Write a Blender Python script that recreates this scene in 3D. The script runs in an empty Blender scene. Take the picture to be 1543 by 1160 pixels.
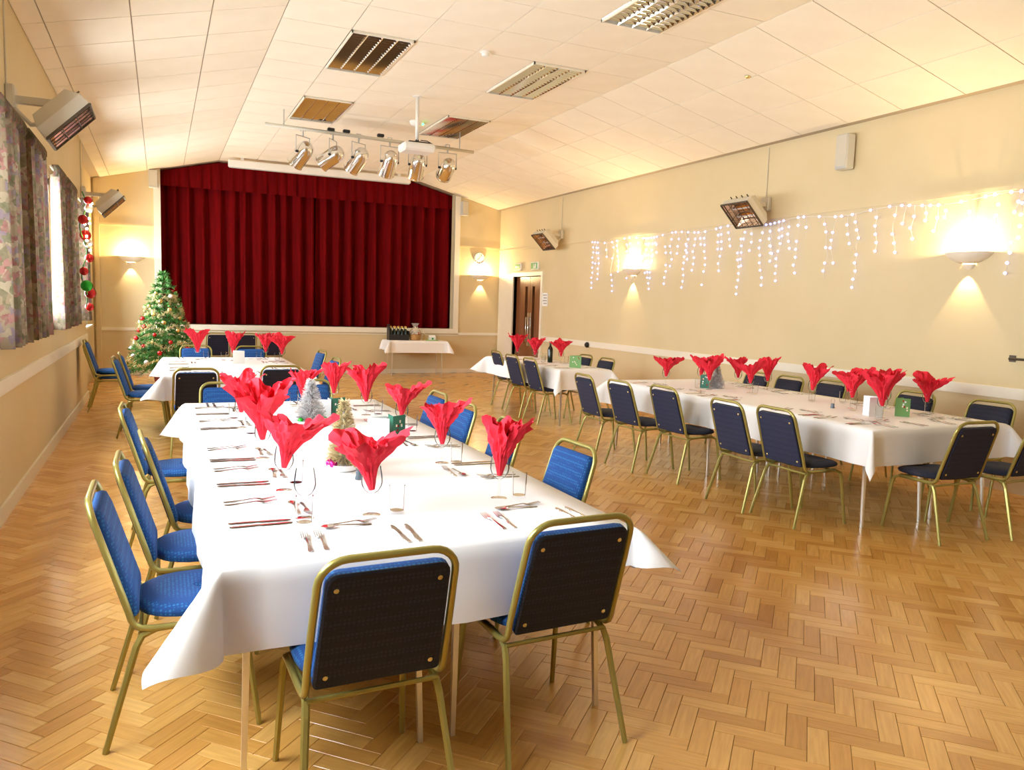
import bpy, math, random
from mathutils import Vector, Matrix
random.seed(7)
SC = bpy.context.scene
COL = SC.collection
PI = math.pi

# ------------------------------------------------------------------ camera
F_PX, YAW, PITCH, ROLL, EYE = 1174.43, .425, -.1022, .0316, Vector((0, 0, 1.55))
_fw = Vector((math.sin(YAW)*math.cos(PITCH), math.cos(YAW)*math.cos(PITCH), math.sin(PITCH)))
_r0 = Vector((math.cos(YAW), -math.sin(YAW), 0)); _u0 = _r0.cross(_fw)
_rt = _r0*math.cos(ROLL)+_u0*math.sin(ROLL); _up = -_r0*math.sin(ROLL)+_u0*math.cos(ROLL)
cd = bpy.data.cameras.new('camera'); cam = bpy.data.objects.new('camera', cd); COL.objects.link(cam)
cd.sensor_width = 36; cd.lens = 36*F_PX/1543; cd.clip_end = 200; cd.clip_start = .05
cam.matrix_world = Matrix(((_rt.x, _up.x, -_fw.x, 0), (_rt.y, _up.y, -_fw.y, 0), (_rt.z, _up.z, -_fw.z, EYE.z), (0, 0, 0, 1)))
SC.camera = cam
def to_px(p):
    d = Vector(p)-EYE; z = d.dot(_fw)
    if z <= .05: return None
    return (771.5+F_PX*d.dot(_rt)/z, 580-F_PX*d.dot(_up)/z)

# ------------------------------------------------------------------ world, exposure, daylight
SC.view_settings.view_transform = 'Standard'; SC.view_settings.look = 'None'
SC.view_settings.gamma = 1; SC.view_settings.use_curve_mapping = False
SC.view_settings.exposure = 0.62
SC.cycles.use_denoising = True
SC.cycles.max_bounces = 10; SC.cycles.diffuse_bounces = 6; SC.cycles.glossy_bounces = 4
SC.cycles.transparent_max_bounces = 16; SC.cycles.transmission_bounces = 6
SC.cycles.caustics_reflective = False; SC.cycles.caustics_refractive = False
SC.cycles.sample_clamp_indirect = 6; SC.cycles.sample_clamp_direct = 0
wd = bpy.data.worlds.new('overcast_sky'); SC.world = wd; wd.use_nodes = True
wb = wd.node_tree.nodes['Background']
wb.inputs[0].default_value = (.86, .935, 1, 1); wb.inputs[1].default_value = 17.5
SCONCE_W = 48.0

# room dimensions
XL, XR, YE, YB = -.986, 7.023, 16.416, -1.8
ZE, ZF, XA, XB = 3.64, 4.15, 1.07, 4.99          # eaves, flat ceiling, where it bends
WIN = [(1.35, 3.4), (4.0, 6.45), (7.0, 9.2), (9.7, 12.0)]; WZ0, WZ1 = 1.24, 2.66  # first window is out of view, added and sized for its daylight
BWIN = []; AW = (13.3, 15.0, 1.0, 2.65)          # AW: window of the alcove by the stage
def portal(loc, rot, sx, sy):
    l = bpy.data.lights.new('window_daylight', 'AREA'); l.shape = 'RECTANGLE'; l.size = sx; l.size_y = sy
    l.cycles.is_portal = True
    o = bpy.data.objects.new('window_daylight', l); COL.objects.link(o); o.location = loc; o.rotation_euler = rot
for a, b in WIN: portal((XL-.16, (a+b)/2, (WZ0+WZ1)/2), (0, -PI/2, 0), WZ1-WZ0, b-a)
portal((XL-.28, (AW[0]+AW[1])/2, (AW[2]+AW[3])/2), (0, -PI/2, 0), AW[3]-AW[2], AW[1]-AW[0])
for a, b in BWIN: portal(((a+b)/2, YB-.16, 1.9), (PI/2, 0, 0), b-a, 1.8)

# ------------------------------------------------------------------ materials
MATS = {}
def mat(name, col=(.8, .8, .8), rough=.5, metal=0, **k):
    m = bpy.data.materials.new(name); m.use_nodes = True; MATS[name] = m
    b = m.node_tree.nodes['Principled BSDF']
    b.inputs['Base Color'].default_value = (*col, 1); b.inputs['Roughness'].default_value = rough
    b.inputs['Metallic'].default_value = metal
    for kk, v in k.items():
        b.inputs[kk.replace('_', ' ')].default_value = v
    return m
def nt(m): return m.node_tree.nodes, m.node_tree.links, m.node_tree.nodes['Principled BSDF']
def noisy(m, c1, c2, scale=5, detail=3, coord='Object', stretch=(1, 1, 1), bump=0, bscale=None, lo=.35, hi=.65):
    N, L, b = nt(m)
    tc = N.new('ShaderNodeTexCoord'); mp = N.new('ShaderNodeMapping'); mp.inputs['Scale'].default_value = stretch
    L.new(tc.outputs[coord], mp.inputs[0])
    n = N.new('ShaderNodeTexNoise'); n.inputs['Scale'].default_value = scale; n.inputs['Detail'].default_value = detail
    L.new(mp.outputs[0], n.inputs['Vector'])
    r = N.new('ShaderNodeValToRGB'); r.color_ramp.elements[0].position = lo; r.color_ramp.elements[1].position = hi
    r.color_ramp.elements[0].color = (*c1, 1); r.color_ramp.elements[1].color = (*c2, 1)
    L.new(n.outputs[0], r.inputs[0]); L.new(r.outputs[0], b.inputs['Base Color'])
    if bump:
        n2 = N.new('ShaderNodeTexNoise'); n2.inputs['Scale'].default_value = bscale or scale*8
        L.new(mp.outputs[0], n2.inputs['Vector'])
        bp = N.new('ShaderNodeBump'); bp.inputs['Strength'].default_value = bump; bp.inputs['Distance'].default_value = .01
        L.new(n2.outputs[0], bp.inputs['Height']); L.new(bp.outputs[0], b.inputs['Normal'])
    return m
def emit(name, col, s):
    m = mat(name, col, .4); N, L, b = nt(m)
    b.inputs['Emission Color'].default_value = (*col, 1); b.inputs['Emission Strength'].default_value = s
    return m
noisy(mat('cream_paint', rough=.75), (.67, .55, .32), (.70, .58, .35), 1.3)
noisy(mat('white_trim', rough=.45), (.84, .79, .66), (.87, .82, .70), 2)
noisy(mat('ceiling_tile', rough=.9), (.86, .785, .64), (.89, .82, .68), 3, bump=.15, bscale=160)
mat('ceiling_grid', (.40, .32, .22), .6)
mat('skirting', (.80, .72, .55), .45)
mat('dark_gap', (.10, .045, .015), .8)
mat('gold_paint', (.36, .31, .085), .30, .55)
mat('brass', (.75, .58, .22), .3, 1)
mat('chrome', (.82, .80, .76), .16, 1)
mat('table_steel', (.78, .74, .66), .28, .85)
mat('steel', (.62, .60, .60), .18, 1)
mat('louvre_mirror', (.86, .84, .80), .07, 1)
mat('heater_grey', (.60, .55, .44), .5)
mat('heater_reflector', (.80, .62, .50), .18, 1)
mat('dark_metal', (.10, .075, .05), .5, .5)
mat('black_plastic', (.012, .012, .014), .4)
mat('white_plastic', (.85, .83, .78), .35)
mat('grey_plastic', (.50, .50, .47), .5)
mat('plaster', (.88, .80, .66), .6)
mat('paper_cloth', (.93, .925, .92), .75)
mat('cloth_seam', (.93, .925, .92), .75)
noisy(mat('red_napkin', rough=.75), (.72, .008, .03), (.84, .02, .05), 9)
noisy(mat('velvet', rough=.85, Sheen_Weight=.03, Sheen_Roughness=.4), (.105, .0006, .0014), (.155, .0010, .002), 7, stretch=(3, 1, .2))
MATS['velvet'].node_tree.nodes['Principled BSDF'].inputs['Specular IOR Level'].default_value = .08
MATS['velvet'].node_tree.nodes['Principled BSDF'].inputs['Sheen Tint'].default_value = (1, .1, .1, 1)
noisy(mat('door_wood', rough=.35), (.17, .055, .018), (.26, .09, .03), 3, 6, stretch=(8, 8, .6))
noisy(mat('stage_board', rough=.5), (.10, .06, .03), (.16, .09, .05), 3)
noisy(mat('wicker', rough=.7), (.35, .17, .05), (.55, .30, .10), 40)
mat('pale_ribbon', (.9, .8, .62), .5)
mat('cellophane', (.9, .88, .85), .1, 0, Alpha=.25)
mat('green_card', (.02, .16, .10), .5); mat('green_card_light', (.16, .34, .10), .5)
mat('white_card', (.9, .92, .93), .6)
mat('red_bauble', (.55, .02, .02), .12, .5); mat('gold_bauble', (.75, .55, .22), .15, .9)
mat('green_bauble', (.02, .42, .03), .12, .4); mat('pink_bauble', (.65, .02, .28), .12, .6); mat('pearl_bauble', (.85, .75, .68), .2, .3)
mat('silver_tinsel', (.95, .94, .95), .28, .5); mat('gold_tinsel', (.86, .74, .44), .35, .45)
mat('tinsel_core', (.55, .53, .52), .5, .5)
mat('bottle_glass', (.012, .02, .012), .08); mat('slate_plastic', (.12, .16, .20), .4)
mat('lime', (.25, .5, .05), .5)
noisy(mat('fir', rough=.7), (.02, .12, .02), (.14, .36, .07), 14)
mat('bark', (.12, .07, .04), .9); mat('tree_pot', (.25, .03, .03), .5)
mat('sign_green', (.02, .30, .08), .4); mat('notice_print', (.45, .40, .34), .6)
mat('cable_white', (.8, .76, .7), .6)
emit('ice_bulb', (.36, .42, 1), 1.8); emit('lamp_glow', (1, .80, .45), 30); emit('green_led', (.05, 1, .2), 6)
for n in ('ice_bulb', 'lamp_glow', 'green_led'): MATS[n].cycles.emission_sampling = 'NONE'

def fabric(name, c1, c2, c3, sheen=.0):
    m = mat(name, c1, .85); N, L, b = nt(m)
    tc = N.new('ShaderNodeTexCoord'); v = N.new('ShaderNodeTexVoronoi'); v.inputs['Scale'].default_value = 75
    v.inputs['Randomness'].default_value = .15
    L.new(tc.outputs['Object'], v.inputs['Vector'])
    r = N.new('ShaderNodeValToRGB'); e = r.color_ramp.elements
    e[0].position = .28; e[0].color = (*c2, 1); e[1].position = .42; e[1].color = (*c1, 1)
    L.new(v.outputs['Distance'], r.inputs[0])
    n = N.new('ShaderNodeTexNoise'); n.inputs['Scale'].default_value = 6; L.new(tc.outputs['Object'], n.inputs['Vector'])
    mx = N.new('ShaderNodeMix'); mx.data_type = 'RGBA'; mx.blend_type = 'MIX'
    L.new(n.outputs[0], mx.inputs[0]); L.new(r.outputs[0], mx.inputs[6]); mx.inputs[7].default_value = (*c3, 1)
    mth = N.new('ShaderNodeMath'); mth.operation = 'MULTIPLY'; mth.inputs[1].default_value = .35
    L.new(n.outputs[0], mth.inputs[0]); L.new(mth.outputs[0], mx.inputs[0])
    L.new(mx.outputs[2], b.inputs['Base Color'])
    bp = N.new('ShaderNodeBump'); bp.inputs['Strength'].default_value = .25; bp.inputs['Distance'].default_value = .004
    L.new(v.outputs['Distance'], bp.inputs['Height']); L.new(bp.outputs[0], b.inputs['Normal'])
    return m
fabric('blue_fabric', (.003, .050, .215), (.016, .150, .385), (.005, .065, .25))
fabric('blue_back', (.010, .011, .022), (.020, .022, .05), (.008, .008, .014))
fabric('navy_fabric', (.012, .014, .030), (.022, .026, .055), (.010, .011, .020))
fabric('navy_back', (.012, .015, .042), (.020, .027, .075), (.010, .011, .03))

# wood blocks: tint differs block by block
m = mat('oak_block', (.6, .35, .13), .26); N, L, b = nt(m)
b.inputs['Coat Weight'].default_value = .35; b.inputs['Coat Roughness'].default_value = .16
oi = N.new('ShaderNodeObjectInfo'); ge = N.new('ShaderNodeNewGeometry'); ad = N.new('ShaderNodeMath'); ad.operation = 'ADD'
L.new(oi.outputs['Random'], ad.inputs[0]); L.new(ge.outputs['Random Per Island'], ad.inputs[1])
fr = N.new('ShaderNodeMath'); fr.operation = 'FRACT'; L.new(ad.outputs[0], fr.inputs[0])
rp = N.new('ShaderNodeValToRGB'); e = rp.color_ramp.elements
e[0].color = (.58, .275, .058, 1); e[1].color = (.82, .48, .145, 1); x = e.new(.3); x.color = (.69, .355, .084, 1); x = e.new(.7); x.color = (.75, .41, .108, 1)
L.new(fr.outputs[0], rp.inputs[0])
uv = N.new('ShaderNodeUVMap'); uv.uv_map = 'UVMap'; cx = N.new('ShaderNodeCombineXYZ'); L.new(fr.outputs[0], cx.inputs[2])
m50 = N.new('ShaderNodeVectorMath'); m50.operation = 'MULTIPLY_ADD'; m50.inputs[1].default_value = (0, 0, 40)
L.new(cx.outputs[0], m50.inputs[0]); L.new(uv.outputs[0], m50.inputs[2])
mpp = N.new('ShaderNodeMapping'); mpp.inputs['Scale'].default_value = (6, 70, 1); L.new(m50.outputs[0], mpp.inputs[0])
gn = N.new('ShaderNodeTexNoise'); gn.inputs['Scale'].default_value = 1; gn.inputs['Detail'].default_value = 4; L.new(mpp.outputs[0], gn.inputs['Vector'])
gm = N.new('ShaderNodeMix'); gm.data_type = 'RGBA'; gm.blend_type = 'MULTIPLY'; gm.inputs[0].default_value = .38
gr = N.new('ShaderNodeValToRGB'); gr.color_ramp.elements[0].color = (.66, .55, .42, 1); gr.color_ramp.elements[1].color = (1.12, 1.08, 1.0, 1)
gr.color_ramp.elements[0].position = .3; gr.color_ramp.elements[1].position = .7
L.new(gn.outputs[0], gr.inputs[0]); L.new(rp.outputs[0], gm.inputs[6]); L.new(gr.outputs[0], gm.inputs[7]); L.new(gm.outputs[2], b.inputs['Base Color'])

# thin clear glass
def thin_glass(name, tint, lw=.35, gl=.9):
    m = bpy.data.materials.new(name); m.use_nodes = True; MATS[name] = m
    N, L = m.node_tree.nodes, m.node_tree.links
    for n in list(N): N.remove(n)
    o = N.new('ShaderNodeOutputMaterial'); t = N.new('ShaderNodeBsdfTransparent'); t.inputs[0].default_value = (*tint, 1)
    g = N.new('ShaderNodeBsdfGlossy'); g.inputs['Roughness'].default_value = .03; g.inputs[0].default_value = (gl, gl, gl, 1)
    l = N.new('ShaderNodeLayerWeight'); l.inputs[0].default_value = lw
    x = N.new('ShaderNodeMixShader'); L.new(l.outputs['Fresnel'], x.inputs[0]); L.new(t.outputs[0], x.inputs[1]); L.new(g.outputs[0], x.inputs[2])
    L.new(x.outputs[0], o.inputs[0])
thin_glass('clear_glass', (.982, .987, .99), .09); thin_glass('window_glass', (.985, .99, .99), .04)

# floral curtain, thin enough to glow
m = mat('floral', (.6, .5, .4), .9); N, L, b = nt(m)
tc = N.new('ShaderNodeTexCoord'); v = N.new('ShaderNodeTexVoronoi'); v.inputs['Scale'].default_value = 24
mp2 = N.new('ShaderNodeMapping'); mp2.inputs['Scale'].default_value = (1, 1, .8); dn = N.new('ShaderNodeTexNoise'); dn.inputs['Scale'].default_value = 22; L.new(tc.outputs['Object'], dn.inputs['Vector']); dm = N.new('ShaderNodeVectorMath'); dm.operation = 'MULTIPLY_ADD'; dm.inputs[1].default_value = (.09, .09, .09); L.new(dn.outputs['Color'], dm.inputs[0]); L.new(tc.outputs['Object'], dm.inputs[2]); L.new(dm.outputs[0], mp2.inputs[0]); L.new(mp2.outputs[0], v.inputs['Vector'])
sp = N.new('ShaderNodeSeparateColor'); L.new(v.outputs['Color'], sp.inputs[0])
r = N.new('ShaderNodeValToRGB'); r.color_ramp.interpolation = 'CONSTANT'; e = r.color_ramp.elements
e[0].color = (.20, .14, .08, 1); e[1].position = .22; e[1].color = (.06, .06, .02, 1)
for p, c in ((.38, (.30, .24, .16)), (.52, (.16, .012, .03)), (.66, (.27, .08, .09)), (.76, (.04, .06, .015)), (.86, (.12, .08, .15))):
    x = e.new(p); x.color = (*c, 1)
L.new(sp.outputs[0], r.inputs[0])
n = N.new('ShaderNodeTexNoise'); n.inputs['Scale'].default_value = 30; L.new(tc.outputs['Object'], n.inputs['Vector'])
mx = N.new('ShaderNodeMix'); mx.data_type = 'RGBA'; mx.inputs[7].default_value = (.22, .17, .11, 1); L.new(n.outputs[0], mx.inputs[0]); L.new(r.outputs[0], mx.inputs[6])
L.new(mx.outputs[2], b.inputs['Base Color'])
tr = N.new('ShaderNodeBsdfTranslucent'); L.new(mx.outputs[2], tr.inputs[0]); ms = N.new('ShaderNodeMixShader'); ms.inputs[0].default_value = .12
o = N['Material Output']; L.new(b.outputs[0], ms.inputs[1]); L.new(tr.outputs[0], ms.inputs[2]); L.new(ms.outputs[0], o.inputs[0])

# ------------------------------------------------------------------ mesh building
class MB:
    def __init__(s): s.v = []; s.f = []
    def add(s, vs, fs):
        o = len(s.v); s.v += [tuple(p) for p in vs]; s.f += [tuple(i+o for i in f) for f in fs]; return s
    def box(s, x0, x1, y0, y1, z0, z1, M=None):
        vs = [Vector((x, y, z)) for z in (z0, z1) for y in (y0, y1) for x in (x0, x1)]
        if M: vs = [M @ p for p in vs]
        return s.add(vs, [(0, 2, 3, 1), (4, 5, 7, 6), (0, 1, 5, 4), (2, 6, 7, 3), (0, 4, 6, 2), (1, 3, 7, 5)])
    def bevbox(s, x0, x1, y0, y1, z0, z1, b=.01, M=None):
        # rounded-edge box: three nested rings
        vs = []; cx = [(x0, x1), (y0, y1)]
        def ring(i, z):
            return [(x0+i, y0+b), (x0+b, y0+i), (x1-b, y0+i), (x1-i, y0+b), (x1-i, y1-b), (x1-b, y1-i), (x0+b, y1-i), (x0+i, y1-b)]
        for i, z in ((b, z0), (0, z0+b), (0, z1-b), (b, z1)):
            vs += [Vector((px, py, z)) for px, py in ring(i, z)]
        fs = [tuple(range(7, -1, -1)), tuple(range(24, 32))]
        for k in range(3):
            for j in range(8):
                fs.append((k*8+j, k*8+(j+1) % 8, k*8+8+(j+1) % 8, k*8+8+j))
        if M: vs = [M @ p for p in vs]
        return s.add(vs, fs)
    def tube(s, pts, r, n=8, rect=None, closed=False):
        pts = [Vector(p) for p in pts]; N = len(pts); rings = []
        up0 = None
        for i, p in enumerate(pts):
            if closed: t = pts[(i+1) % N]-pts[i-1]
            else: t = pts[min(i+1, N-1)]-pts[max(i-1, 0)]
            t.normalize()
            if up0 is None:
                up0 = Vector((0, 0, 1)) if abs(t.z) < .9 else Vector((1, 0, 0))
            a = (up0-t*up0.dot(t)); a.normalize(); bb = t.cross(a); up0 = a
            rr = r[i] if isinstance(r, (list, tuple)) else r
            rings.append([p+(a*math.cos(2*PI*k/n+PI/n)+bb*math.sin(2*PI*k/n+PI/n))*rr for k in range(n)])
        vs = [q for ring in rings for q in ring]; fs = []
        for i in range(N if closed else N-1):
            j = (i+1) % N
            for k in range(n):
                fs.append((i*n+k, i*n+(k+1) % n, j*n+(k+1) % n, j*n+k))
        if not closed: fs += [tuple(range(n-1, -1, -1)), tuple((N-1)*n+k for k in range(n))]
        return s.add(vs, fs)
    def lathe(s, prof, n=16, M=None, a0=0, a1=2*PI):
        full = abs(a1-a0-2*PI) < 1e-6; cols = n if full else n+1; vs = []
        for rr, z in prof:
            for k in range(cols):
                t = a0+(a1-a0)*k/n; vs.append(Vector((rr*math.cos(t), rr*math.sin(t), z)))
        fs = []
        for i in range(len(prof)-1):
            for k in range(n):
                k2 = (k+1) % cols if full else k+1
                fs.append((i*cols+k, i*cols+k2, (i+1)*cols+k2, (i+1)*cols+k))
        if M: vs = [M @ p for p in vs]
        return s.add(vs, fs)
    def ball(s, c, r, n=10, m=6):
        prof = [(r*math.sin(PI*i/m)+1e-5, -r*math.cos(PI*i/m)) for i in range(m+1)]
        return s.lathe(prof, n, Matrix.Translation(c))
    def grid(s, nu, nv, fn):
        vs = [fn(i/nu, j/nv) for j in range(nv+1) for i in range(nu+1)]
        fs = [(j*(nu+1)+i, j*(nu+1)+i+1, (j+1)*(nu+1)+i+1, (j+1)*(nu+1)+i) for j in range(nv) for i in range(nu)]
        return s.add(vs, fs)
    def mesh(s, name, m, smooth=False):
        me = bpy.data.meshes.new(name); me.from_pydata(s.v, [], s.f)
        if isinstance(m, str): me.materials.append(MATS[m])
        if smooth: me.polygons.foreach_set('use_smooth', [True]*len(me.polygons))
        me.update(); return me
    def build(s, name, m, parent=None, smooth=False, loc=None):
        o = bpy.data.objects.new(name, s.mesh(name, m, smooth)); COL.objects.link(o)
        if parent: o.parent = parent
        if loc: o.location = loc
        return o
def autosmooth(o, ang=40):
    me = o.data; me.polygons.foreach_set('use_smooth', [True]*len(me.polygons))
    me.set_sharp_from_angle(angle=math.radians(ang)); return o
def empty(name, loc=(0, 0, 0), rz=0):
    o = bpy.data.objects.new(name, None); COL.objects.link(o); o.location = loc; o.rotation_euler = (0, 0, rz); o.empty_display_size = .1
    return o
def tag(o, label, cat, group=None):
    o['label'] = label; o['category'] = cat
    if group: o['group'] = group
    return o
def struct(o, label=None):
    o['kind'] = 'structure'
    if label: o['label'] = label
    return o
def copy_tree(o, parent=None):
    c = o.copy(); COL.objects.link(c); c.parent = parent
    for ch in list(o.children): copy_tree(ch, c)
    return c
def place(proto, used, loc, rz=0, label=None, cat=None, group=None, rx=0):
    o = proto if proto.name not in used else copy_tree(proto)
    used.add(proto.name)
    o.location = loc; o.rotation_euler = (rx, 0, rz)
    if label: tag(o, label, cat, group)
    return o
USED = set()

# ------------------------------------------------------------------ room shell
def ceil_z(x):
    if x < XA: return ZE+(ZF-ZE)*(x-XL)/(XA-XL)
    if x > XB: return ZE+(ZF-ZE)*(XR-x)/(XR-XB)
    return ZF
# floor: sub-floor and herringbone blocks
floor = struct(MB().box(-1.6, XR, YB, YE+2.2, -.06, -.012).build('floor', 'dark_gap'), 'honey oak herringbone block floor')
BL, BW, GAP = .25, .074, .0016
def block_geom(c, u, v):
    g = GAP/2; ch = .0012; vs = []
    for (i, z) in ((0, -.012), (0, -ch), (ch, 0)):
        for a, bq in ((g+i, g+i), (BL-g-i, g+i), (BL-g-i, BW-g-i), (g+i, BW-g-i)):
            vs.append(c+u*a+v*bq+Vector((0, 0, z)))
    fs = [(8, 9, 10, 11)]
    for k in (0, 1):
        for j in range(4): fs.append((k*4+j, k*4+(j+1) % 4, k*4+4+(j+1) % 4, k*4+4+j))
    if u.cross(v).z < 0: fs = [tuple(reversed(f)) for f in fs]
    return vs, fs
ub = Vector((math.cos(-PI/4), math.sin(-PI/4), 0)); vb = Vector((math.cos(-3*PI/4), math.sin(-3*PI/4), 0))
org = Vector((2.264, 2.446, 0)); blocks = []
for i in range(-190, 140):
    for j in range(-16, 20):
        base = org+(ub+vb)*(BW*i)+(ub-vb)*(BL*j)
        for kind in (0, 1):
            c, u, v = (base, ub, vb) if kind == 0 else (base+vb*BW, vb, ub)
            mid = c+u*BL/2+v*BW/2
            if XL-.25 < mid.x < XR+.1 and .9 < mid.y < YE-.02 and (mid.x > XL-.05 or mid.y > 12.8): blocks.append((c, u, v, mid, kind))
def score(bk):
    p = to_px(bk[3])
    if not p or not (-15 < p[0] < 1558 and -15 < p[1] < 1175): return 0
    if .15 < bk[3].x < 1.6 and 2.3 < bk[3].y < 6.3: return .01
    return 1/((bk[3]-EYE).length**3)
blocks.sort(key=score, reverse=True)
def uvset(me, fn):
    ul = me.uv_layers.new(name='UVMap')
    for lp in me.loops: ul.data[lp.index].uv = fn(me.vertices[lp.vertex_index].co, lp.index)
bm_ = []
for kind, (u, v) in enumerate(((ub, vb), (vb, ub))):
    vs, fs = block_geom(Vector((0, 0, 0)), u, v); q = MB().add(vs, fs).mesh('wood_block', 'oak_block')
    uvset(q, lambda co, i, u=u, v=v: (co.dot(u), co.dot(v))); bm_.append(q)
for c, u, v, mid, kind in blocks[:300]:
    o = bpy.data.objects.new('wood_block', bm_[kind]); COL.objects.link(o); o.location = c; o.parent = floor
rest = MB(); uvs = []
for c, u, v, mid, kind in blocks[300:]:
    vs, fs = block_geom(c, u, v); rest.add(vs, fs)
    for f in fs:
        for k in f:
            d = vs[k]-c; uvs += [d.dot(u), d.dot(v)]
me = rest.mesh('wood_blocks', 'oak_block'); ul = me.uv_layers.new(name='UVMap'); ul.data.foreach_set('uv', uvs)
o = bpy.data.objects.new('parquet_field', me); COL.objects.link(o); o.parent = floor; o['kind'] = 'stuff'

# left wall with window openings
w = MB(); x0, x1 = XL-.3, XL
ys = [YB-.3]+[q for a in WIN for q in a]+[12.867]
for k in range(0, len(ys), 2): w.box(x0, x1, ys[k], ys[k+1], 0, 4.2)
for a, b_ in WIN: w.box(x0, x1, a, b_, 0, WZ0).box(x0, x1, a, b_, WZ1, 4.2)
w.box(XL-.3, XL-.14, 12.867, AW[0], 0, 4.2).box(XL-.3, XL-.14, AW[1], YE+.1, 0, 4.2).box(XL-.3, XL-.14, AW[0], AW[1], 0, AW[2]).box(XL-.3, XL-.14, AW[0], AW[1], AW[3], 4.2)
struct(w.build('wall_left', 'cream_paint'))
# right wall with the doorway
DY0, DY1, DZ = 14.22, 15.58, 2.16
w = MB().box(XR, XR+.25, YB-.3, DY0, 0, 3.9).box(XR, XR+.25, DY1, YE+2.2, 0, 3.9).box(XR, XR+.25, DY0, DY1, DZ, 3.9)
struct(w.build('wall_right', 'cream_paint'))
struct(MB().box(XR+.22, XR+.3, DY0-.2, DY1+.2, 0, DZ+.2).build('wall_corridor', 'dark_gap'))
# back wall behind the viewpoint
w = MB(); xs = [XL-.3]+[q for a in BWIN for q in a]+[XR+.25]
for k in range(0, len(xs), 2): w.box(xs[k], xs[k+1], YB-.3, YB, 0, 4.3)
for a, b_ in BWIN: w.box(a, b_, YB-.3, YB, 0, 1.0).box(a, b_, YB-.3, YB, 2.8, 4.3)
struct(w.build('wall_back', 'cream_paint'))
# end wall around the stage opening
SL, SR, SZ = .03, 5.93, .975
w = MB().box(XL-.3, SL, YE, YE+.2, 0, 4.3).box(SR, XR+.2, YE, YE+.2, 0, 4.3).box(SL, SR, YE, YE+.2, 0, SZ)
struct(w.build('wall_end', 'cream_paint'))
struct(MB().box(SL-.3, SR+.3, YE+.2, YE+2.2, SZ-.1, SZ).build('stage_floor', 'stage_board'))
struct(MB().box(SL-.3, SR+.3, YE+2.2, YE+2.3, 0, 4.6).box(SL-.5, SL-.3, YE+.2, YE+2.3, 0, 4.6).box(SR+.3, SR+.5, YE+.2, YE+2.3, 0, 4.6).build('wall_stage', 'stage_board'))

# ceiling backing and tiles
c = MB()
prof = [(XL-.3, ceil_z(XL)-.3*(ZF-ZE)/(XA-XL)), (XA, ZF), (XB, ZF), (XR+.25, ceil_z(XR)-.25*(ZF-ZE)/(XR-XB))]
for (xa, za), (xb, zb) in zip(prof, prof[1:]):
    vs = [(xa, YB-.3, za+.012), (xb, YB-.3, zb+.012), (xb, YE+2.3, zb+.012), (xa, YE+2.3, za+.012)]
    vs += [(x, y, z+.1) for x, y, z in vs]
    c.add(vs, [(3, 2, 1, 0), (4, 5, 6, 7), (0, 1, 5, 4), (1, 2, 6, 5), (2, 3, 7, 6), (3, 0, 4, 7)])
ceiling = struct(c.build('ceiling', 'ceiling_grid'), 'suspended tile ceiling with sloping sides')
PY = .69; PXF = (XB-XA)/6
LIGHTS = [(1, 7.83), (4, 7.83), (1, 10.59), (4, 10.59), (4, 5.07)]      # column of the flat strip, near edge
skip = set()
for cidx, y in LIGHTS:
    k = round((y-7.83)/PY); skip |= {(cidx, k), (cidx, k+1)}
def tile_strip(xa, xb, n, phase, flat=False, ylo=2.4):
    pitch = (xb-xa)/n
    za, zb = ceil_z(xa+1e-6), ceil_z(xb-1e-6); slope = (zb-za)/(xb-xa); g = .005
    full = None; k0 = math.ceil((ylo-phase)/PY); k1 = math.floor((YE-phase)/PY)
    for i in range(n):
        for k in range(k0, k1+1):
            if flat and (i, k) in skip: continue
            y0 = phase+k*PY; ln = min(PY, YE-.004-y0)
            if ln < .05: continue
            def tm(ln):
                q = MB(); a, b2 = g, pitch-g
                vs = [(a, g, a*slope), (b2, g, b2*slope), (b2, ln-g, b2*slope), (a, ln-g, a*slope)]
                vs = vs+[(x, y, z+.011) for x, y, z in vs]
                return q.add(vs, [(3, 2, 1, 0), (4, 5, 6, 7), (0, 1, 5, 4), (1, 2, 6, 5), (2, 3, 7, 6), (3, 0, 4, 7)]).mesh('ceiling_tile', 'ceiling_tile')
            if ln == PY:
                full = full or tm(PY); mm = full
            else: mm = tm(ln)
            o = bpy.data.objects.new('ceiling_tile', mm); COL.objects.link(o); o.parent = ceiling
            o.location = (xa+i*pitch, y0, ceil_z(xa+1e-6)+slope*i*pitch)
tile_strip(XA, XB, 6, 7.83, True)
tile_strip(-.82, XA, 3, 7.5); tile_strip(XL, -.82, 1, 7.5)
tile_strip(XB, 6.95, 3, 5.2)
MB().box(XL-.01, XR, YB, 2.3, ZE-.0, ZE).build('x', 'ceiling_tile')
bpy.data.objects.remove(bpy.data.objects['x'])

# trims
def trim(i, name, mb, mt='white_trim'):
    return struct(mb.build(name, mt))
trim(1, 'trim_1', MB().box(XR-.022, XR, 2, DY0-.09, .845, .945))
trim(2, 'trim_2', MB().box(XL, XL+.022, 2, 12.867, .845, .945))
trim(3, 'trim_3', MB().box(XL-.12, SL-.13, YE-.022, YE, .845, .90).box(SR+.13, XR, YE-.022, YE, .845, .90).box(SL-.13, SR+.13, YE-.016, YE, .83, .85))
trim(4, 'trim_4', MB().box(SL-.12, SL, YE-.03, YE+.02, SZ-.1, ceil_z(SL)-.005).box(SR, SR+.12, YE-.03, YE+.02, SZ-.1, ceil_z(SR+.12)-.005).box(SL-.12, SR+.12, YE-.035, YE+.02, SZ-.1, SZ+.005))
trim(5, 'trim_5', MB().box(XR-.016, XR, 2, YE, 2.725, 2.765), 'cream_paint')
trim(6, 'trim_6', MB().box(XL-.1, XL-.02, YE-.06, YE, 0, 3.62), 'cream_paint')
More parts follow.
